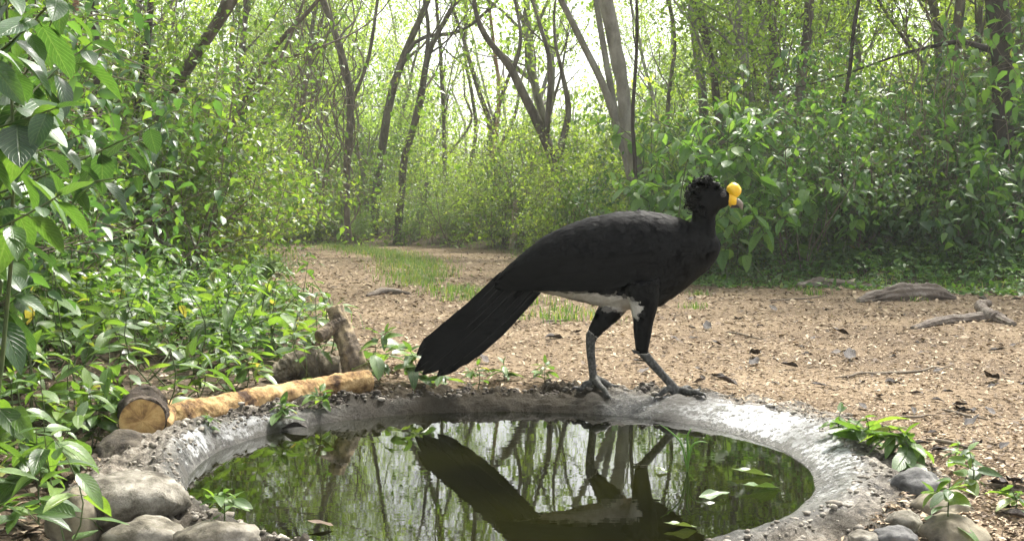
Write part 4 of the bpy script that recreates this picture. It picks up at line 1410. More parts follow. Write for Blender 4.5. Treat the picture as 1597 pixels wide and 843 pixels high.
def place_shrub(kind, k, x, y, s, rz, mat, label, group, name):
    label = '%s %s %s' % (SIZE[kind][k], TONE[mat], label)
    group = '%s %s, %s' % (SIZE[kind][k], TONE[mat], group)
    key = (kind, k, mat)
    if key not in SH_COPY:
        st, fo = SHRUB[kind][k]
        st, fo = st.copy(), fo.copy()
        st.materials.append(M['twig']); fo.materials.append(M[mat])
        SH_COPY[key] = (st, fo)
    st, fo = SH_COPY[key]
    root = empty(name, (x, y, gz(x, y)), label, 'shrub', group)
    root.rotation_euler = (0, 0, rz); root.scale = (s, s, s)
    obj('stems', st, None, root); obj('foliage', fo, None, root)


random.seed(9)


def scatter_shrubs(name, n, region, kinds, mats, smin, smax, label, group, sdmin=.5, gap=.0):
    c = 0; t = 0; pts = []
    while c < n and t < n * 60:
        t += 1
        x, y = region()
        if sd1(x, y) < sdmin: continue
        if any((x - a) ** 2 + (y - b) ** 2 < gap * gap for a, b in pts): continue
        pts.append((x, y))
        kd = random.choice(kinds)
        place_shrub(kd, random.randrange(len(SHRUB[kd])), x, y, random.uniform(smin, smax), random.uniform(0, 6.28), random.choice(mats), label, group, name)
        c += 1


# left bank, thick and sunlit
scatter_shrubs('bank_shrub', 62, lambda: (lambda y: (random.uniform(-.52 * y - .6, -.17 * y - .7), y))(random.uniform(7, 14)), ('fine', 'fine', 'mid'), ('leaf_shrub', 'leaf_shrub', 'leaf_tree'), .6, 1.05, 'bush in the thicket left of the trail', 'bushes of the left thicket', .7, .35)
scatter_shrubs('sapling_side_shrub', 22, lambda: (lambda y: (random.uniform(-.56 * y - .8, -.33 * y - .6), y))(random.uniform(3.6, 7)), ('mid', 'fine'), ('leaf_shrub', 'leaf_dark'), .6, 1.0, 'bush behind the foreground saplings', 'bushes behind the foreground saplings', 1.0, .3)
# right thicket, darker
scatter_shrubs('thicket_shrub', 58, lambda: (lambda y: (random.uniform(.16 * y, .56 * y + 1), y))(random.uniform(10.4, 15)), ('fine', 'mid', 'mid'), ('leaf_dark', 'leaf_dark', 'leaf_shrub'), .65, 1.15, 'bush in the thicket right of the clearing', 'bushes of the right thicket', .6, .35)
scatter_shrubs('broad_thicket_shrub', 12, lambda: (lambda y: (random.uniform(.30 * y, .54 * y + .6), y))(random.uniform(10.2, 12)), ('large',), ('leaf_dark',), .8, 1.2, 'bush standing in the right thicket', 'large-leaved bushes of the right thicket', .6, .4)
# far banks either side and across the bend
scatter_shrubs('undergrowth_shrub', 150, lambda: (lambda y: (random.uniform(-.5 * y, .5 * y), y))(random.uniform(14, 28)), ('fine', 'mid'), ('leaf_tree', 'leaf_shrub', 'leaf_tree'), .7, 1.3, 'bush in the far undergrowth behind the trail', 'far undergrowth bushes', .3, .3)
scatter_shrubs('trailside_shrub', 46, lambda: (lambda y: (float(np.interp(y, [8, 10.8, 16.8, 19], [-1.9, -2.5, -3.3, -4.9])) - abs(random.gauss(.8, .5)), y))(random.uniform(8.5, 18)), ('fine', 'mid'), ('leaf_shrub', 'leaf_tree'), .45, .95, 'bush along the left edge of the trail', 'bushes along the left trail edge', .6, .25)
scatter_shrubs('verge_shrub', 30, lambda: (lambda y: (float(np.interp(y, [10, 12, 15, 18.8], [2.0, 1.2, .4, -.1])) + abs(random.gauss(.6, .6)), y))(random.uniform(10.5, 22)), ('fine', 'mid'), ('leaf_shrub', 'leaf_tree'), .4, .8, 'bush along the right edge of the far trail', 'bushes along the right trail edge', .35, .25)
scatter_shrubs('bend_shrub', 60, lambda: (random.uniform(-9, 2.2), random.uniform(20.8, 25)), ('fine', 'mid'), ('leaf_tree', 'leaf_shrub'), .35, .75, 'bush across the far bend of the trail', 'bushes across the far bend', .3, .25)
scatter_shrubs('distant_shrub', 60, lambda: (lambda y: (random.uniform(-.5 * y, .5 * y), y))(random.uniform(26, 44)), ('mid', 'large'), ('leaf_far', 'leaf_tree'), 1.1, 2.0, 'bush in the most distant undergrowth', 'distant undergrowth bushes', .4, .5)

# ------------------------------------------------------------------ broad-leaved plants with single leaves
LEAVES = {}
for key, mat in (('near', 'leaf_near'), ('herb', 'leaf_herb'), ('bush', 'leaf_bush')):
    rg = np.random.default_rng(3)
    LEAVES[key] = [leaf_mesh('leaf', w, f, dr, wv, rg, M[mat], heart=h) for w, f, dr, wv, h in
                   [((.76 if key == 'herb' else .86), .25, .16, .05, .06), ((.64 if key == 'herb' else .74), .4, .28, .08, .03), ((.74 if key == 'herb' else .92), .12, .10, .06, .08), ((.60 if key == 'herb' else .78), .3, .38, .05, .05)]]


def basis(y, up, rng, roll=.25):
    y = y.normalized()
    z = (up + rvec(rng, roll)); z = (z - y * z.dot(y)).normalized()
    x = y.cross(z).normalized()
    return Matrix(((x.x, y.x, z.x), (x.y, y.y, z.y), (x.z, y.z, z.z))).to_4x4()


def plant(name, base, tip, leaf_len, pairs, seed, kind, label, cat, group=None, start=.25, hang=.4, bow=.12, stem_r=.004, single=False, parts=True, side_stems=0, farmat='leaf_herb_far'):
    """stem from base to tip with leaves set along it; every leaf its own part"""
    rng = np.random.default_rng(seed)
    root = empty(name, base, label, cat, group)
    mb = MB(); leaf = []
    stems = [(Vector((0, 0, -.02)), tip - base, leaf_len, pairs, stem_r)]
    for s in range(side_stems):
        f = rng.uniform(max(.25, start), .8)
        a = rng.uniform(0, 6.28)
        o_ = (tip - base) * f
        L = (tip - base).length * rng.uniform(.25, .45)
        stems.append((o_, o_ + Vector((math.cos(a), math.sin(a), rng.uniform(.2, .9))).normalized() * L, leaf_len * .9, max(2, pairs // 2), stem_r * .6))
    for (s0, s1, ll, pr, sr) in stems:
        bend = Vector((rng.normal(0, 1), rng.normal(0, 1), 0)) * (s1 - s0).length * bow
        pts = [s0.lerp(s1, t) + bend * math.sin(t * math.pi) for t in np.linspace(0, 1, 8)]
        tube(mb, pts, np.linspace(sr, sr * .4, 8), 5, cap=False)
        a0 = rng.uniform(0, 6.28)
        for k in range(pr):
            t = start + (1 - start) * (k + .5) / pr
            i = min(int(t * 7), 6); q = pts[i].lerp(pts[i + 1], t * 7 - i)
            a = a0 + k * (math.pi / 2 if not single else 2.4) + rng.normal(0, .25)
            for s in ((0,) if single else (0, math.pi)):
                if rng.random() < .08: continue
                d = Vector((math.cos(a + s), math.sin(a + s), rng.normal(.25 - hang, .28)))
                up = Vector((0, 0, 1)) if abs(d.normalized().z) < .85 else Vector((math.cos(a + s), math.sin(a + s), .6))
                sz = ll * rng.uniform(.6, 1.2) * (1 if t < .85 else .65)
                pet = d.normalized() * sz * .16
                tube(mb, [q, q + pet], [sr * .4, sr * .3], 4, cap=False)
                leaf.append((q + pet, basis(d, up, rng), sz))
        if rng.random() < .9:                                # tip leaves
            for s in range(2):
                d = (s1 - s0).normalized() * .5 + rvec(rng, .6)
                leaf.append((pts[-1], basis(d, Vector((.1, 0, 1)), rng), ll * rng.uniform(.4, .7)))
    obj('stem', mb.mesh('stem'), M['stem'], root)
    if parts:
        for p, m_, sz in leaf:
            o = obj('leaf', random.choice(LEAVES[kind]), None, root)
            o.matrix_local = Matrix.Translation(p) @ m_ @ Matrix.Diagonal((sz, sz, sz, 1))
    else:
        mb = MB()
        T, F = LEAF_6
        for p, m_, sz in leaf:
            R3 = np.array(m_.to_3x3())
            mb.add((T * np.array([.8 * .55, 1, 1]) * sz) @ R3.T + np.array(p), F, None, float(np.clip(rng.normal(.45, .22), 0, .99)))
        obj('foliage', mb.mesh('foliage'), M[farmat], root)
    return root, leaf


def copy_tree(r, loc, rz, s, label=None, group=None):
    c = r.copy(); COL.objects.link(c)
    c.location = loc; c.rotation_euler = (0, 0, rz); c.scale = (s, s, s)
    if label: c['label'] = label
    if group: c['group'] = group
    for ch in list(r.children):
        k = ch.copy(); COL.objects.link(k); k.parent = c
    return c


# foreground saplings with drooping heart-shaped leaves (frame edge, left)
random.seed(21)
SAP = [(-1.04, 1.95, 1.15, .04, -.05, .42, 'sapling with large drooping leaves closest to the cut log end'), (-1.12, 2.25, 1.35, .08, .0, .45, 'tall sapling arching over the left stones with big drooping leaves'),
       (-1.0, 1.62, 1.0, .03, .05, .5, 'short sapling with wide hanging leaves in front of the thicket'), (-1.2, 2.05, 1.5, .05, .1, .35, 'very tall sapling with dark hanging leaves in the left thicket'),
       (-1.36, 2.6, 1.45, .14, -.05, .3, 'tall leaning sapling behind the foremost hanging leaves'), (-1.06, 1.75, 1.3, -.02, .0, .5, 'straight sapling among the foremost hanging leaves'),
       (-1.52, 3.1, 1.6, .12, .1, .25, 'tallest sapling rising beside the orange-barked trunk'), (-1.3, 2.35, .75, .06, 0, .3, 'low sapling with broad leaves at the foot of the thicket')]
for i, (x, y, h, lx, ly, st_, lab) in enumerate(SAP):
    b = Vector((x, y, gz(x, y)))
    plant('broadleaf_sapling', b, b + Vector((lx, ly, h)), random.uniform(.095, .135), random.randint(10, 13), 300 + i, 'near', lab, 'sapling', 'foreground saplings', start=st_, hang=.95, bow=.06, stem_r=.006, side_stems=5)

# herbs of the left bank: grown ones, then copies
HG = 'leafy herbs of the left bank'
HL = 'leafy herb with long pointed leaves on the left bank'
herb_protos = []
random.seed(5)
for i in range(7):
    h = [.22, .30, .38, .26, .34, .18, .42][i]
    r, _ = plant('leafy_herb', Vector((0, 0, 0)), Vector((random.uniform(-.08, .08), random.uniform(-.08, .08), h)), random.uniform(.075, .105), [4, 4, 5, 4, 5, 3, 5][i], 400 + i, 'herb', HL, 'plant', HG, start=.25, hang=.35, stem_r=.003, side_stems=[0, 1, 1, 0, 1, 0, 1][i])
    herb_protos.append(r)
far_protos = []
for i in range(6):
    h = [.25, .35, .45, .3, .5, .38][i]
    r, _ = plant('bank_herb', Vector((0, 0, 0)), Vector((random.uniform(-.08, .08), random.uniform(-.08, .08), h)), random.uniform(.08, .11), 5, 450 + i, 'herb', HL, 'plant', HG, start=.2, hang=.35, stem_r=.003, side_stems=4, parts=False)
    far_protos.append(r)
clear_protos = []
for i in range(6):
    h = [.2, .3, .4, .25, .35, .3][i]
    r, _ = plant('clearing_herb', Vector((0, 0, 0)), Vector((random.uniform(-.08, .08), random.uniform(-.08, .08), h)), random.uniform(.07, .10), 5, 480 + i, 'herb', HL, 'plant', HG, start=.2, hang=.35, stem_r=.003, side_stems=4, parts=False)
    clear_protos.append(r)
used = set()


def put(protos, k, loc, rz, s, label, group):
    r = protos[k]
    if id(r) not in used:
        used.add(id(r)); r.location = loc; r.rotation_euler = (0, 0, rz); r.scale = (s, s, s); r['label'] = label; r['group'] = group
        return r
    return copy_tree(r, loc, rz, s, label, group)


def herb_label(s, where, y):
    a = 'small' if s < .9 else ('big' if s > 1.15 else 'middling')
    b = 'right behind the yellow log' if 3.2 < y < 4.4 else ('below the foreground saplings' if y <= 3.2 else 'farther up the left bank')
    return '%s leafy herb with pointed leaves %s' % (a, b), '%s leafy herbs %s' % (a, b)


def left_ok(x, y):
    if sd1(x, y) < .08: return False
    if math.hypot(x - BC[0], y - BC[1]) < 1.16: return False
    return True


random.seed(31)
c = t = 0
pts = []
while c < 240 and t < 20000:
    t += 1
    y = random.uniform(2.0, 6.2); x = -random.uniform(.25 * 1, .52 * y + .5)
    if not left_ok(x, y) or any((x - a) ** 2 + (y - b) ** 2 < .008 for a, b in pts): continue
    if x > -.36 * y - .02 and y < 3.2 and random.random() < .5: continue
    d = math.hypot(x - BC[0], y - BC[1])
    s = random.uniform(.85, 1.3) * (.75 if d < 1.5 else 1)
    pts.append((x, y))
    put(herb_protos, random.randrange(7), (x, y, gz(x, y)), random.uniform(0, 6.28), s, *herb_label(s, 'on the bank left of the yellow log', y)); c += 1
c = t = 0
pts = []
while c < 270 and t < 20000:
    t += 1
    y = random.uniform(5.4, 13); x = random.uniform(-.55 * y - .2, -.12 * y)
    sd = sd1(x, y)
    if sd < .05 or any((x - a) ** 2 + (y - b) ** 2 < .025 for a, b in pts): continue
    pts.append((x, y))
    put(far_protos, random.randrange(6), (x, y, gz(x, y)), random.uniform(0, 6.28), random.uniform(.7, 1.25) * (.6 if sd < .4 else 1), 'bushy low herb farther up the left bank', 'low herbs farther up the left bank'); c += 1
c = t = 0
pts = []
while c < 280 and t < 20000:
    t += 1
    y = random.uniform(8.6, 12.6); x = random.uniform(.13 * y, .54 * y + .3)
    sd = sd1(x, y)
    if sd < -.25 or any((x - a) ** 2 + (y - b) ** 2 < .025 for a, b in pts): continue
    pts.append((x, y))
    put(clear_protos, random.randrange(6), (x, y, gz(x, y)), random.uniform(0, 6.28), random.uniform(.6, 1.05) * (.32 if sd < .15 else (.55 if sd < .6 else 1)), 'low herb along the right edge of the clearing', 'low herbs right of the clearing'); c += 1

# sprouts round the basin
def sprout(px_, py_, Y, h, s_leaf, pairs, seed, label, dx=0, dy=0, z=None, hang=.3, side=1):
    p = at(px_, py_, Y) if z is None else on(px_, py_, z)
    zz = max(gz(p.x, p.y), rim_z(p.x, p.y, False)[0] if math.hypot(p.x - BC[0], p.y - BC[1]) < 1.3 else -9)
    b = Vector((p.x, p.y, zz))
    plant('sprout', b, b + Vector((dx, dy, h)), s_leaf * 1.3, pairs, seed, 'herb', label, 'plant', start=.25, hang=hang, stem_r=.0025, side_stems=side + 1)


sprout(352, 838, 2.26, .10, .045, 3, 501, 'small sprout with dark leaves on the near rim of the basin', z=-.03)
sprout(600, 596, 4.2, .17, .085, 4, 502, 'tall broad-leaved sprout beside the tip of the tail', z=-.02)
sprout(640, 600, 4.3, .13, .08, 3, 503, 'bright green sprout behind the tail feathers', z=-.02)
sprout(585, 575, 4.6, .16, .08, 3, 504, 'broad-leaved sprout behind the forked branch', z=-.02)
sprout(690, 600, 4.2, .06, .05, 3, 505, 'low sprout under the tail feathers', z=-.02)
sprout(745, 598, 4.2, .08, .05, 3, 506, 'low green sprout behind the far rim', z=-.02)
sprout(785, 592, 4.3, .07, .05, 3, 507, 'small leafy sprout between the tail and the legs', z=-.02)
sprout(850, 595, 4.3, .08, .045, 3, 508, 'thin sprout with two round leaves beside the rear leg', z=-.02)
sprout(440, 640, 3.75, .05, .05, 3, 509, 'small green sprout in front of the yellow log', z=0)
sprout(500, 628, 3.9, .05, .045, 3, 510, 'tiny sprout at the right end of the yellow log', z=0)
sprout(330, 668, 3.45, .04, .03, 2, 511, 'single tiny seedling on the mortar beside the log', z=0, side=0)
sprout(1310, 690, 3.0, .07, .05, 3, 512, 'small sprout on the outer right rim', z=-.02)
sprout(1350, 705, 2.95, .08, .07, 4, 513, 'leafy sprout cluster at the right rim', z=-.02)
sprout(1385, 718, 2.85, .08, .085, 4, 514, 'broad drooping leaves of a sprout beside the blue-grey stone', z=-.02, hang=.7)
sprout(1410, 725, 2.8, .07, .08, 3, 515, 'dark-leaved sprout leaning over the blue-grey stone', z=-.02, hang=.7)
sprout(1510, 768, 2.7, .10, .05, 3, 516, 'thin light green sprout right of the yellowish stone', z=-.03)
sprout(1480, 835, 2.36, .12, .05, 3, 517, 'slender sprout growing between the tan stones', z=-.03)
sprout(1575, 800, 2.5, .05, .04, 3, 518, 'tiny sprout among the dead leaves by the stones', z=-.03)
sprout(1495, 720, 2.9, .04, .035, 3, 519, 'tiny pale sprout on the leaf litter', z=-.03)
sprout(520, 520, 6.0, .20, .09, 3, 520, 'tall bright sprout at the left edge of the trail', z=-.02)
sprout(430, 470, 8.0, .42, .13, 3, 521, 'lone stem with one big pale leaf at the trail edge', z=0)

sprout(60, 842, 2.1, .22, .075, 4, 531, 'leafy plant in front of the upright tan stone', z=-.09, hang=.5)
sprout(20, 800, 2.2, .30, .085, 4, 532, 'tall leafy plant at the edge of the stones', z=-.09, hang=.6)
sprout(95, 770, 2.45, .18, .075, 4, 533, 'drooping plant reaching over the tan stone', z=-.09, hang=.6, dx=.05)
sprout(140, 720, 2.75, .20, .08, 4, 534, 'leafy plant behind the pale boulder', z=-.08, hang=.4)
sprout(50, 700, 2.8, .26, .09, 4, 535, 'bushy plant left of the sawn stub', z=-.08, hang=.4)
sprout(120, 668, 3.1, .22, .085, 4, 536, 'leafy plant leaning against the sawn stub', z=-.06, hang=.4)
sprout(300, 640, 3.75, .16, .08, 4, 537, 'leafy plant behind the left end of the yellow log', z=-.02, hang=.4)
sprout(380, 615, 3.95, .16, .085, 4, 538, 'leafy plant behind the middle of the yellow log', z=-.02, hang=.4)
# broad-leaved bush right of the grey trunk
random.seed(77)
BL = ['foremost large-leaved bush behind the head of the bird', 'large-leaved bush rising above the head of the bird', 'large-leaved bush beside the yellow bill knob', 'tall large-leaved bush behind the neck of the bird', 'large-leaved bush merging into the right thicket', 'low large-leaved bush at the foot of the grey trunk', 'tallest of the large-leaved bushes behind the bird', 'short large-leaved bush outermost towards the right thicket', 'large-leaved bush hiding the foot of the thick grey trunk', 'large-leaved bush right beside the thick grey trunk']
for i, (x, y, h) in enumerate([(1.55, 9.9, 1.5), (2.0, 10.2, 1.75), (2.35, 10.0, 1.55), (1.75, 10.6, 1.9), (2.7, 10.5, 1.7), (1.35, 10.5, 1.2), (2.2, 10.8, 2.0), (3.1, 10.4, 1.3), (1.22, 11.7, 1.7), (1.55, 11.3, 1.8)]):
    b = Vector((x, y, gz(x, y)))
    plant('broadleaf_bush', b, b + Vector((random.uniform(-.2, .2), random.uniform(-.2, .2), h)), random.uniform(.16, .20), 10, 600 + i, 'bush', BL[i], 'bush', 'large-leaved bushes behind the bird', start=.15, hang=.8, bow=.08, stem_r=.009, side_stems=7)

# ------------------------------------------------------------------ grass, litter, dead leaves
def grass(name, label, region, n, hmin, hmax, seed, mat='grass'):
    rng = np.random.default_rng(seed)
    P = region(rng, n)
    N_ = len(P)
    h = rng.uniform(hmin, hmax, N_); a = rng.uniform(0, 6.28, N_)
    lean = rng.uniform(.15, .8, N_); w = rng.uniform(.0018, .004, N_)
    dx, dy = np.cos(a), np.sin(a)
    X = np.c_[-dy, dx, np.zeros(N_)]
    V = np.zeros((N_, 5, 3))
    mid = P + np.c_[dx * lean * h * .35, dy * lean * h * .35, h * .6]
    tip = P + np.c_[dx * lean * h, dy * lean * h, h * .85]
    V[:, 0] = P - X * w[:, None]; V[:, 1] = P + X * w[:, None]
    V[:, 2] = mid - X * w[:, None] * .8; V[:, 3] = mid + X * w[:, None] * .8; V[:, 4] = tip
    k = np.arange(N_)[:, None] * 5
    mb = MB()
    mb.add(V.reshape(-1, 3), (np.array([[2, 3, 4]]) + k), (np.array([[0, 1, 3, 2]]) + k), np.repeat(rng.random(N_), 5))
    o = obj(name, mb.mesh(name, False), M[mat])
    tag(o, label, 'grass', kind='stuff')


def gzv(X, Y):
    return np.array([gz(a, b) for a, b in zip(X, Y)])


def ground_cover(name, label, n, seed, reg, hmax, mat, lo=.1):
    rng = np.random.default_rng(seed)
    x, y = reg(rng, n)
    sd = sd_trail(x, y)
    keep = (sd > lo + .3 * rng.random(len(x))) & (np.hypot(x - BC[0], y - BC[1]) > 1.5)
    x, y, sd = x[keep], y[keep], sd[keep]
    z = gzv(x, y) + rng.random(len(x)) * hmax * np.clip(sd * 1.2, .12, 1)
    mb = MB(); D = rng.normal(0, 1, (len(x), 3)); D[:, 2] *= .35
    leaf_cloud(mb, np.c_[x, y, z], D, rng.uniform(.035, .085, len(x)) * np.clip(y / 9, .8, 2), .55, rng)
    tag(obj(name, mb.mesh(name, False), M[mat]), label, 'ground cover', kind='stuff')


def strip_region(rng, n):
    y = rng.uniform(6.2, 22, n) ** 1.0
    cx = np.interp(y, [5.5, 7.3, 8.4, 10, 15.7, 22], [.7, .30, -.25, -.8, -1.5, -3.6])
    x = cx + rng.normal(0, np.interp(y, [5.5, 8, 12, 22], [.12, .17, .22, .34]), n)
    keep = np.array([fbm(a * 1.3, b * .7, 1.1, 2) for a, b in zip(x, y)]) > -.12 - np.interp(y, [6, 9, 12], [-.22, -.05, .3])
    x, y = x[keep], y[keep]
    return np.c_[x, y, gzv(x, y)]


def edge_region(rng, n):
    y = rng.uniform(6, 24, n); x = rng.uniform(-.55, .55, n) * y
    sd = sd_trail(x, y)
    keep = (sd > -.35 + .3 * rng.random(n)) & (sd < 1.5)
    x, y = x[keep], y[keep]
    return np.c_[x, y, gzv(x, y)]


def tuft_region(rng, n):
    out = []
    for px_, py_ in ((800, 500), (870, 485), (1250, 455), (1270, 460), (1080, 480), (700, 470), (1090, 460), (1420, 470), (880, 500)):
        p = on(px_, py_, -.03); m = 50
        x = p.x + rng.normal(0, .05, m); y = p.y + rng.normal(0, .05, m)
        out.append(np.c_[x, y, gzv(x, y)])
    return np.concatenate(out)


ground_cover('left_ground_cover', 'low green ground cover under the left thicket', 26000, 41, lambda r, n: (lambda y: (r.uniform(-.55, -.1, n) * y - .2, y))(r.uniform(4.5, 15, n)), .30, 'leaf_herb_far')
ground_cover('right_ground_cover', 'low green ground cover along the right thicket', 26000, 42, lambda r, n: (lambda y: (r.uniform(.02, .58, n) * y + .2, y))(r.uniform(8.4, 16, n)), .30, 'leaf_herb_far', -.45)
ground_cover('far_ground_cover', 'pale green ground cover beyond the bend of the trail', 30000, 43, lambda r, n: (lambda y: (r.uniform(-.5, .5, n) * y, y))(r.uniform(14, 36, n)), .5, 'leaf_tree')
grass('grass_strip', 'short green grass down the middle of the trail', strip_region, 8500, .03, .10, 1)
grass('edge_grass', 'green grass along the edges of the trail', edge_region, 26000, .04, .15, 2)
grass('grass_tufts', 'scattered small grass tufts on the trail', tuft_region, 0, .02, .07, 3)


def litter(name, label, n, mat, seed, cond, yr, smin, smax, curl=.25):
    rng = np.random.default_rng(seed)
    y = 1 / rng.uniform(1 / yr[1], 1 / yr[0], n)
    x = rng.uniform(-.62, .62, n) * (y + .6)
    sd = sd_trail(x, y); r = np.hypot(x - BC[0], y - BC[1])
    keep = cond(sd, rng, x, y) & (r > 1.06)
    x, y, r = x[keep], y[keep], r[keep]
    N_ = len(x)
    z = gzv(x, y)
    nr = r < 1.32
    z[nr] = np.maximum(z[nr], [rim_z(a, b)[0] for a, b in zip(x[nr], y[nr])])
    s = rng.uniform(smin, smax, N_) * (1 + .9 * rng.random(N_) ** 4) * np.clip(y / 5, .7, 2.2)
    P = np.c_[x, y, z + s * rng.uniform(.02, .3, N_)]
    a = rng.uniform(0, 6.28, N_)
    D = np.c_[np.cos(a), np.sin(a), rng.normal(0, curl, N_)]
    D /= np.linalg.norm(D, axis=1)[:, None]
    up = np.c_[rng.normal(0, curl, N_), rng.normal(0, curl, N_), np.ones(N_)]
    X = np.cross(D, up); X /= np.linalg.norm(X, axis=1)[:, None]
    Z = np.cross(X, D)
    wd = rng.choice([.12, .3, .55, .7], N_, p=[.35, .3, .2, .15])
    T = np.array([[0, -.5, 0], [.5, -.08, .12], [0, .5, .04], [-.45, .1, .15]])
    V = P[:, None] + s[:, None, None] * (T[None, :, 0, None] * wd[:, None, None] * X[:, None] + T[None, :, 1, None] * D[:, None] + T[None, :, 2, None] * Z[:, None])
    k = np.arange(N_)[:, None] * 4
    mb = MB(); mb.add(V.reshape(-1, 3), np.concatenate([np.array([[0, 1, 2]]) + k, np.array([[0, 2, 3]]) + k]), None, np.repeat(np.clip(rng.beta(2, 2, N_), 0, .999), 4))
    o = obj(name, mb.mesh(name, False), M[mat])
    tag(o, label, 'leaf litter', kind='stuff')


litter('leaf_litter', 'tan dry leaf litter strewn over the trail', 130000, 'litter', 6, lambda sd, r, x, y: sd < .3 * r.random(len(sd)) - .1, (1.9, 22), .009, .026)
litter('forest_floor_litter', 'brown leaf litter on the shaded forest floor', 26000, 'litter_floor', 7, lambda sd, r, x, y: (sd > -.2) & (y < 14), (1.6, 14), .02, .055, .35)

litter('stone_litter', 'brown leaf debris caught among the stones and the rim', 9000, 'litter_floor', 17, lambda sd, r, x, y: (np.abs(x) > .62) & (np.hypot(x - BC[0], y - BC[1]) < 1.7), (1.7, 3.6), .010, .030, .35)
DL = [leaf_mesh('dead_leaf', w, f, d, wv, None, M['dead_leaf'], heart=.0) for w, f, d, wv in [(.6, .7, -.25, .3), (.5, 1.0, .3, .4), (.7, .5, -.4, .5), (.45, 1.3, -.15, .3)]]
random.seed(8)
spots = [(1210, 484, 24), (1103, 514, 25), (1085, 466, 20), (1285, 482, 20), (1328, 524, 30), (1293, 549, 28), (1325, 559, 36), (1175, 553, 32), (1245, 573, 30), (1172, 569, 28), (1555, 586, 36), (1425, 532, 18),
         (1540, 542, 26), (1588, 650, 55), (1505, 660, 30), (1592, 750, 60), (1545, 750, 45), (1560, 800, 48), (1380, 592, 30), (1110, 586, 36), (1150, 606, 38), (930, 566, 20), (1080, 600, 22), (1000, 581, 30),
         (850, 528, 32), (820, 492, 22), (760, 560, 26), (770, 580, 30), (1240, 500, 14), (1270, 470, 14), (1340, 508, 12), (1456, 575, 20), (1490, 625, 34), (1550, 640, 30), (1480, 700, 34), (1520, 690, 30), (1590, 590, 20),
         (1410, 640, 20), (1130, 540, 20), (1060, 530, 16), (900, 520, 20), (1200, 630, 26), (1440, 610, 20), (1525, 465, 26), (1385, 552, 16), (1180, 508, 14), (720, 500, 16), (1560, 700, 34), (1505, 745, 40), (690, 590, 30), (655, 610, 30), (1290, 600, 22)]
for k in range(46):
    y_ = random.uniform(455, 810)
    spots.append((random.uniform(1000 if y_ < 600 else 1330, 1597), y_, random.uniform(9, 17) * (1 + (y_ - 455) / 300)))
for i, (px_, py_, w) in enumerate(spots):
    p = on(px_, py_, -.02)
    if math.hypot(p.x - BC[0], p.y - BC[1]) < 1.05:
        continue
    o = obj('dead_leaf', random.choice(DL))
    L = w / FPX * p.y * 1.15
    o.location = (p.x, p.y, gz(p.x, p.y) + L * .10)
    o.rotation_euler = (random.uniform(-.15, .15), random.uniform(-.2, .2), random.uniform(0, 6.28))
    o.scale = (L, L, L * .75)
    tag(o, 'dark curled dead leaf lying on the tan leaf litter', 'dead leaf', 'dead leaves on the trail')
# leaves lying on the pool
fl_m = leaf_mat('floating_leaf', [(0, (.05, .10, .03)), (.5, (.08, .14, .045)), (1, (.14, .18, .07))], .15, .3, True)
FLT = leaf_mesh('floating_leaf', .72, .30, -.10, .3, None, fl_m)
for px_, py_, w, rz, lab in ((1087, 824, 48, 1.5, 'pale green leaf floating near the middle of the pool'), (1205, 744, 60, 1.3, 'upper of two green leaves floating at the right side of the pool'),
                             (1215, 762, 58, 1.75, 'lower of two green leaves floating at the right side of the pool'), (1090, 777, 46, -1.4, 'thin bright green leaf floating behind the pale floating leaf'), (1040, 738, 26, .6, 'small green leaf floating below the grass blade')):
    p = on(px_, py_, WZ)
    o = obj('floating_leaf', FLT); L = w / FPX * p.y
    o.location = (p.x, p.y, WZ + .004); o.rotation_euler = (.03, .22, rz); o.scale = (L, L * 1.1, L)
    tag(o, lab, 'leaf')
p = on(520, 823, WZ)
o = obj('floating_dead_leaf', DL[0].copy()); o.data.materials.clear(); o.data.materials.append(M['litter'])
o.location = (p.x, p.y, WZ + .006); o.rotation_euler = (.05, 0, 1.5); o.scale = (.06, .06, .03)
tag(o, 'pale yellow dead leaf floating at the near rim', 'leaf')
p = on(480, 672, WZ)
o = obj('wet_dead_leaf', DL[1]); o.location = (p.x, p.y, WZ + .012); o.rotation_euler = (.1, .1, 1.4); o.scale = (.10, .10, .08)
tag(o, 'dark wet dead leaf stranded at the far left water edge', 'leaf')
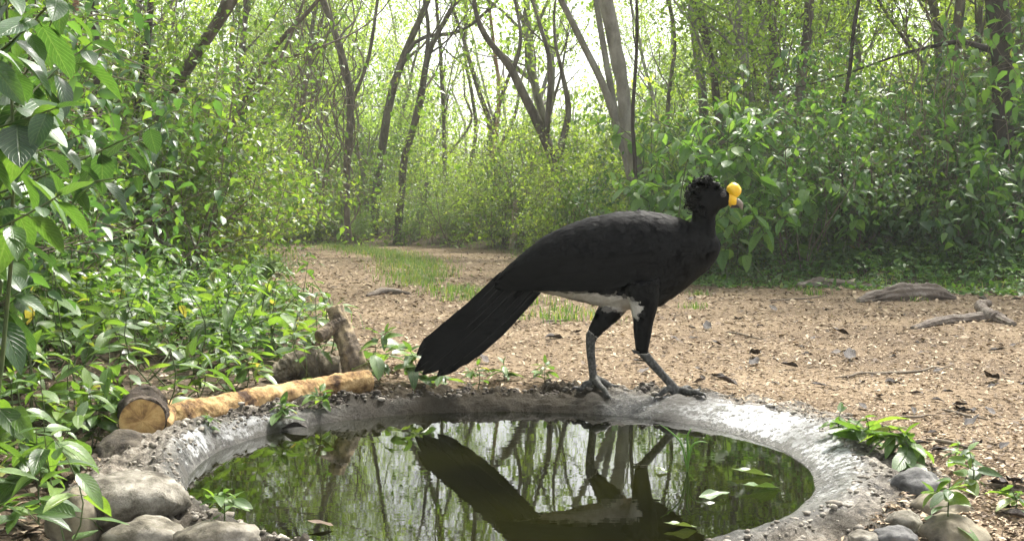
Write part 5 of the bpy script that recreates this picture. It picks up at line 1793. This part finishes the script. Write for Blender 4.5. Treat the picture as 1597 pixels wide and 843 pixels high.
# grass shoot standing in the water
b = on(1075, 705, WZ - .0)
mb = MB()
for pts in ([(1072, 735), (1068, 712), (1062, 690), (1045, 672), (1030, 662)], [(1072, 735), (1075, 712), (1080, 694), (1092, 688), (1105, 690)], [(1072, 735), (1073, 700), (1072, 680), (1078, 668)]):
    Yb = on(1072, 735, WZ).y
    P, R = smooth_path([at(x, y, Yb) for x, y in pts], [.0022, .003, .0028, .002, .0006][:len(pts)], 4)
    tube(mb, P, R, 5)
tag(obj('grass_shoot', mb.mesh('grass_shoot'), M['grass_shoot']), 'thin green grass shoot standing in the pool below the legs', 'grass shoot')
# fallen twigs
for i, (a, b_, w) in enumerate([((1300, 590), (1420, 578), 4), ((1360, 585), (1480, 572), 4), ((1200, 470), (1290, 462), 3), ((1470, 640), (1540, 652), 5), ((1440, 690), (1520, 705), 6), ((1530, 760), (1590, 770), 5), ((840, 505), (900, 498), 3), ((1130, 520), (1190, 530), 3), ((20, 800), (120, 830), 6), ((10, 770), (90, 790), 4), ((1400, 655), (1460, 648), 4)]):
    p0, p1 = on(*a, -.03), on(*b_, -.03)
    rg = np.random.default_rng(800 + i)
    P = [p0.lerp(p1, t) + rvec(rg, .008) for t in np.linspace(0, 1, 6)]
    for q in P: q.z = gz(q.x, q.y) + .008
    P, R = smooth_path(P, [w / 2 / FPX * p0.y * k for k in (.6, 1, 1.1, 1, .8, .4)], 3)
    mb = MB(); tube(mb, P, R, 6)
    tag(obj('twig', mb.mesh('twig'), M['twig']), 'thin dry twig lying on the ground litter', 'twig', 'fallen twigs')

# ------------------------------------------------------------------ haze added for the lens veil over the far trees
hz = bmesh.new(); bmesh.ops.create_cube(hz, size=1.0)
hme = bpy.data.meshes.new('haze'); hz.to_mesh(hme); hz.free()
hm = bpy.data.materials.new('haze'); hm.use_nodes = True
hn = hm.node_tree; hn.nodes.clear()
ho = hn.nodes.new('ShaderNodeOutputMaterial')
hv = hn.nodes.new('ShaderNodeVolumePrincipled')
hv.inputs['Color'].default_value = (.93, .96, .90, 1)
hv.inputs['Density'].default_value = .0021
hn.links.new(hv.outputs[0], ho.inputs['Volume'])
hme.materials.append(hm)
h_o = obj('haze', hme)
h_o.location = (0, 78, 6.4); h_o.scale = (1040, 1100, 15.5)
tag(h_o, 'thin pale haze added to veil the far forest', 'haze', kind='stuff')
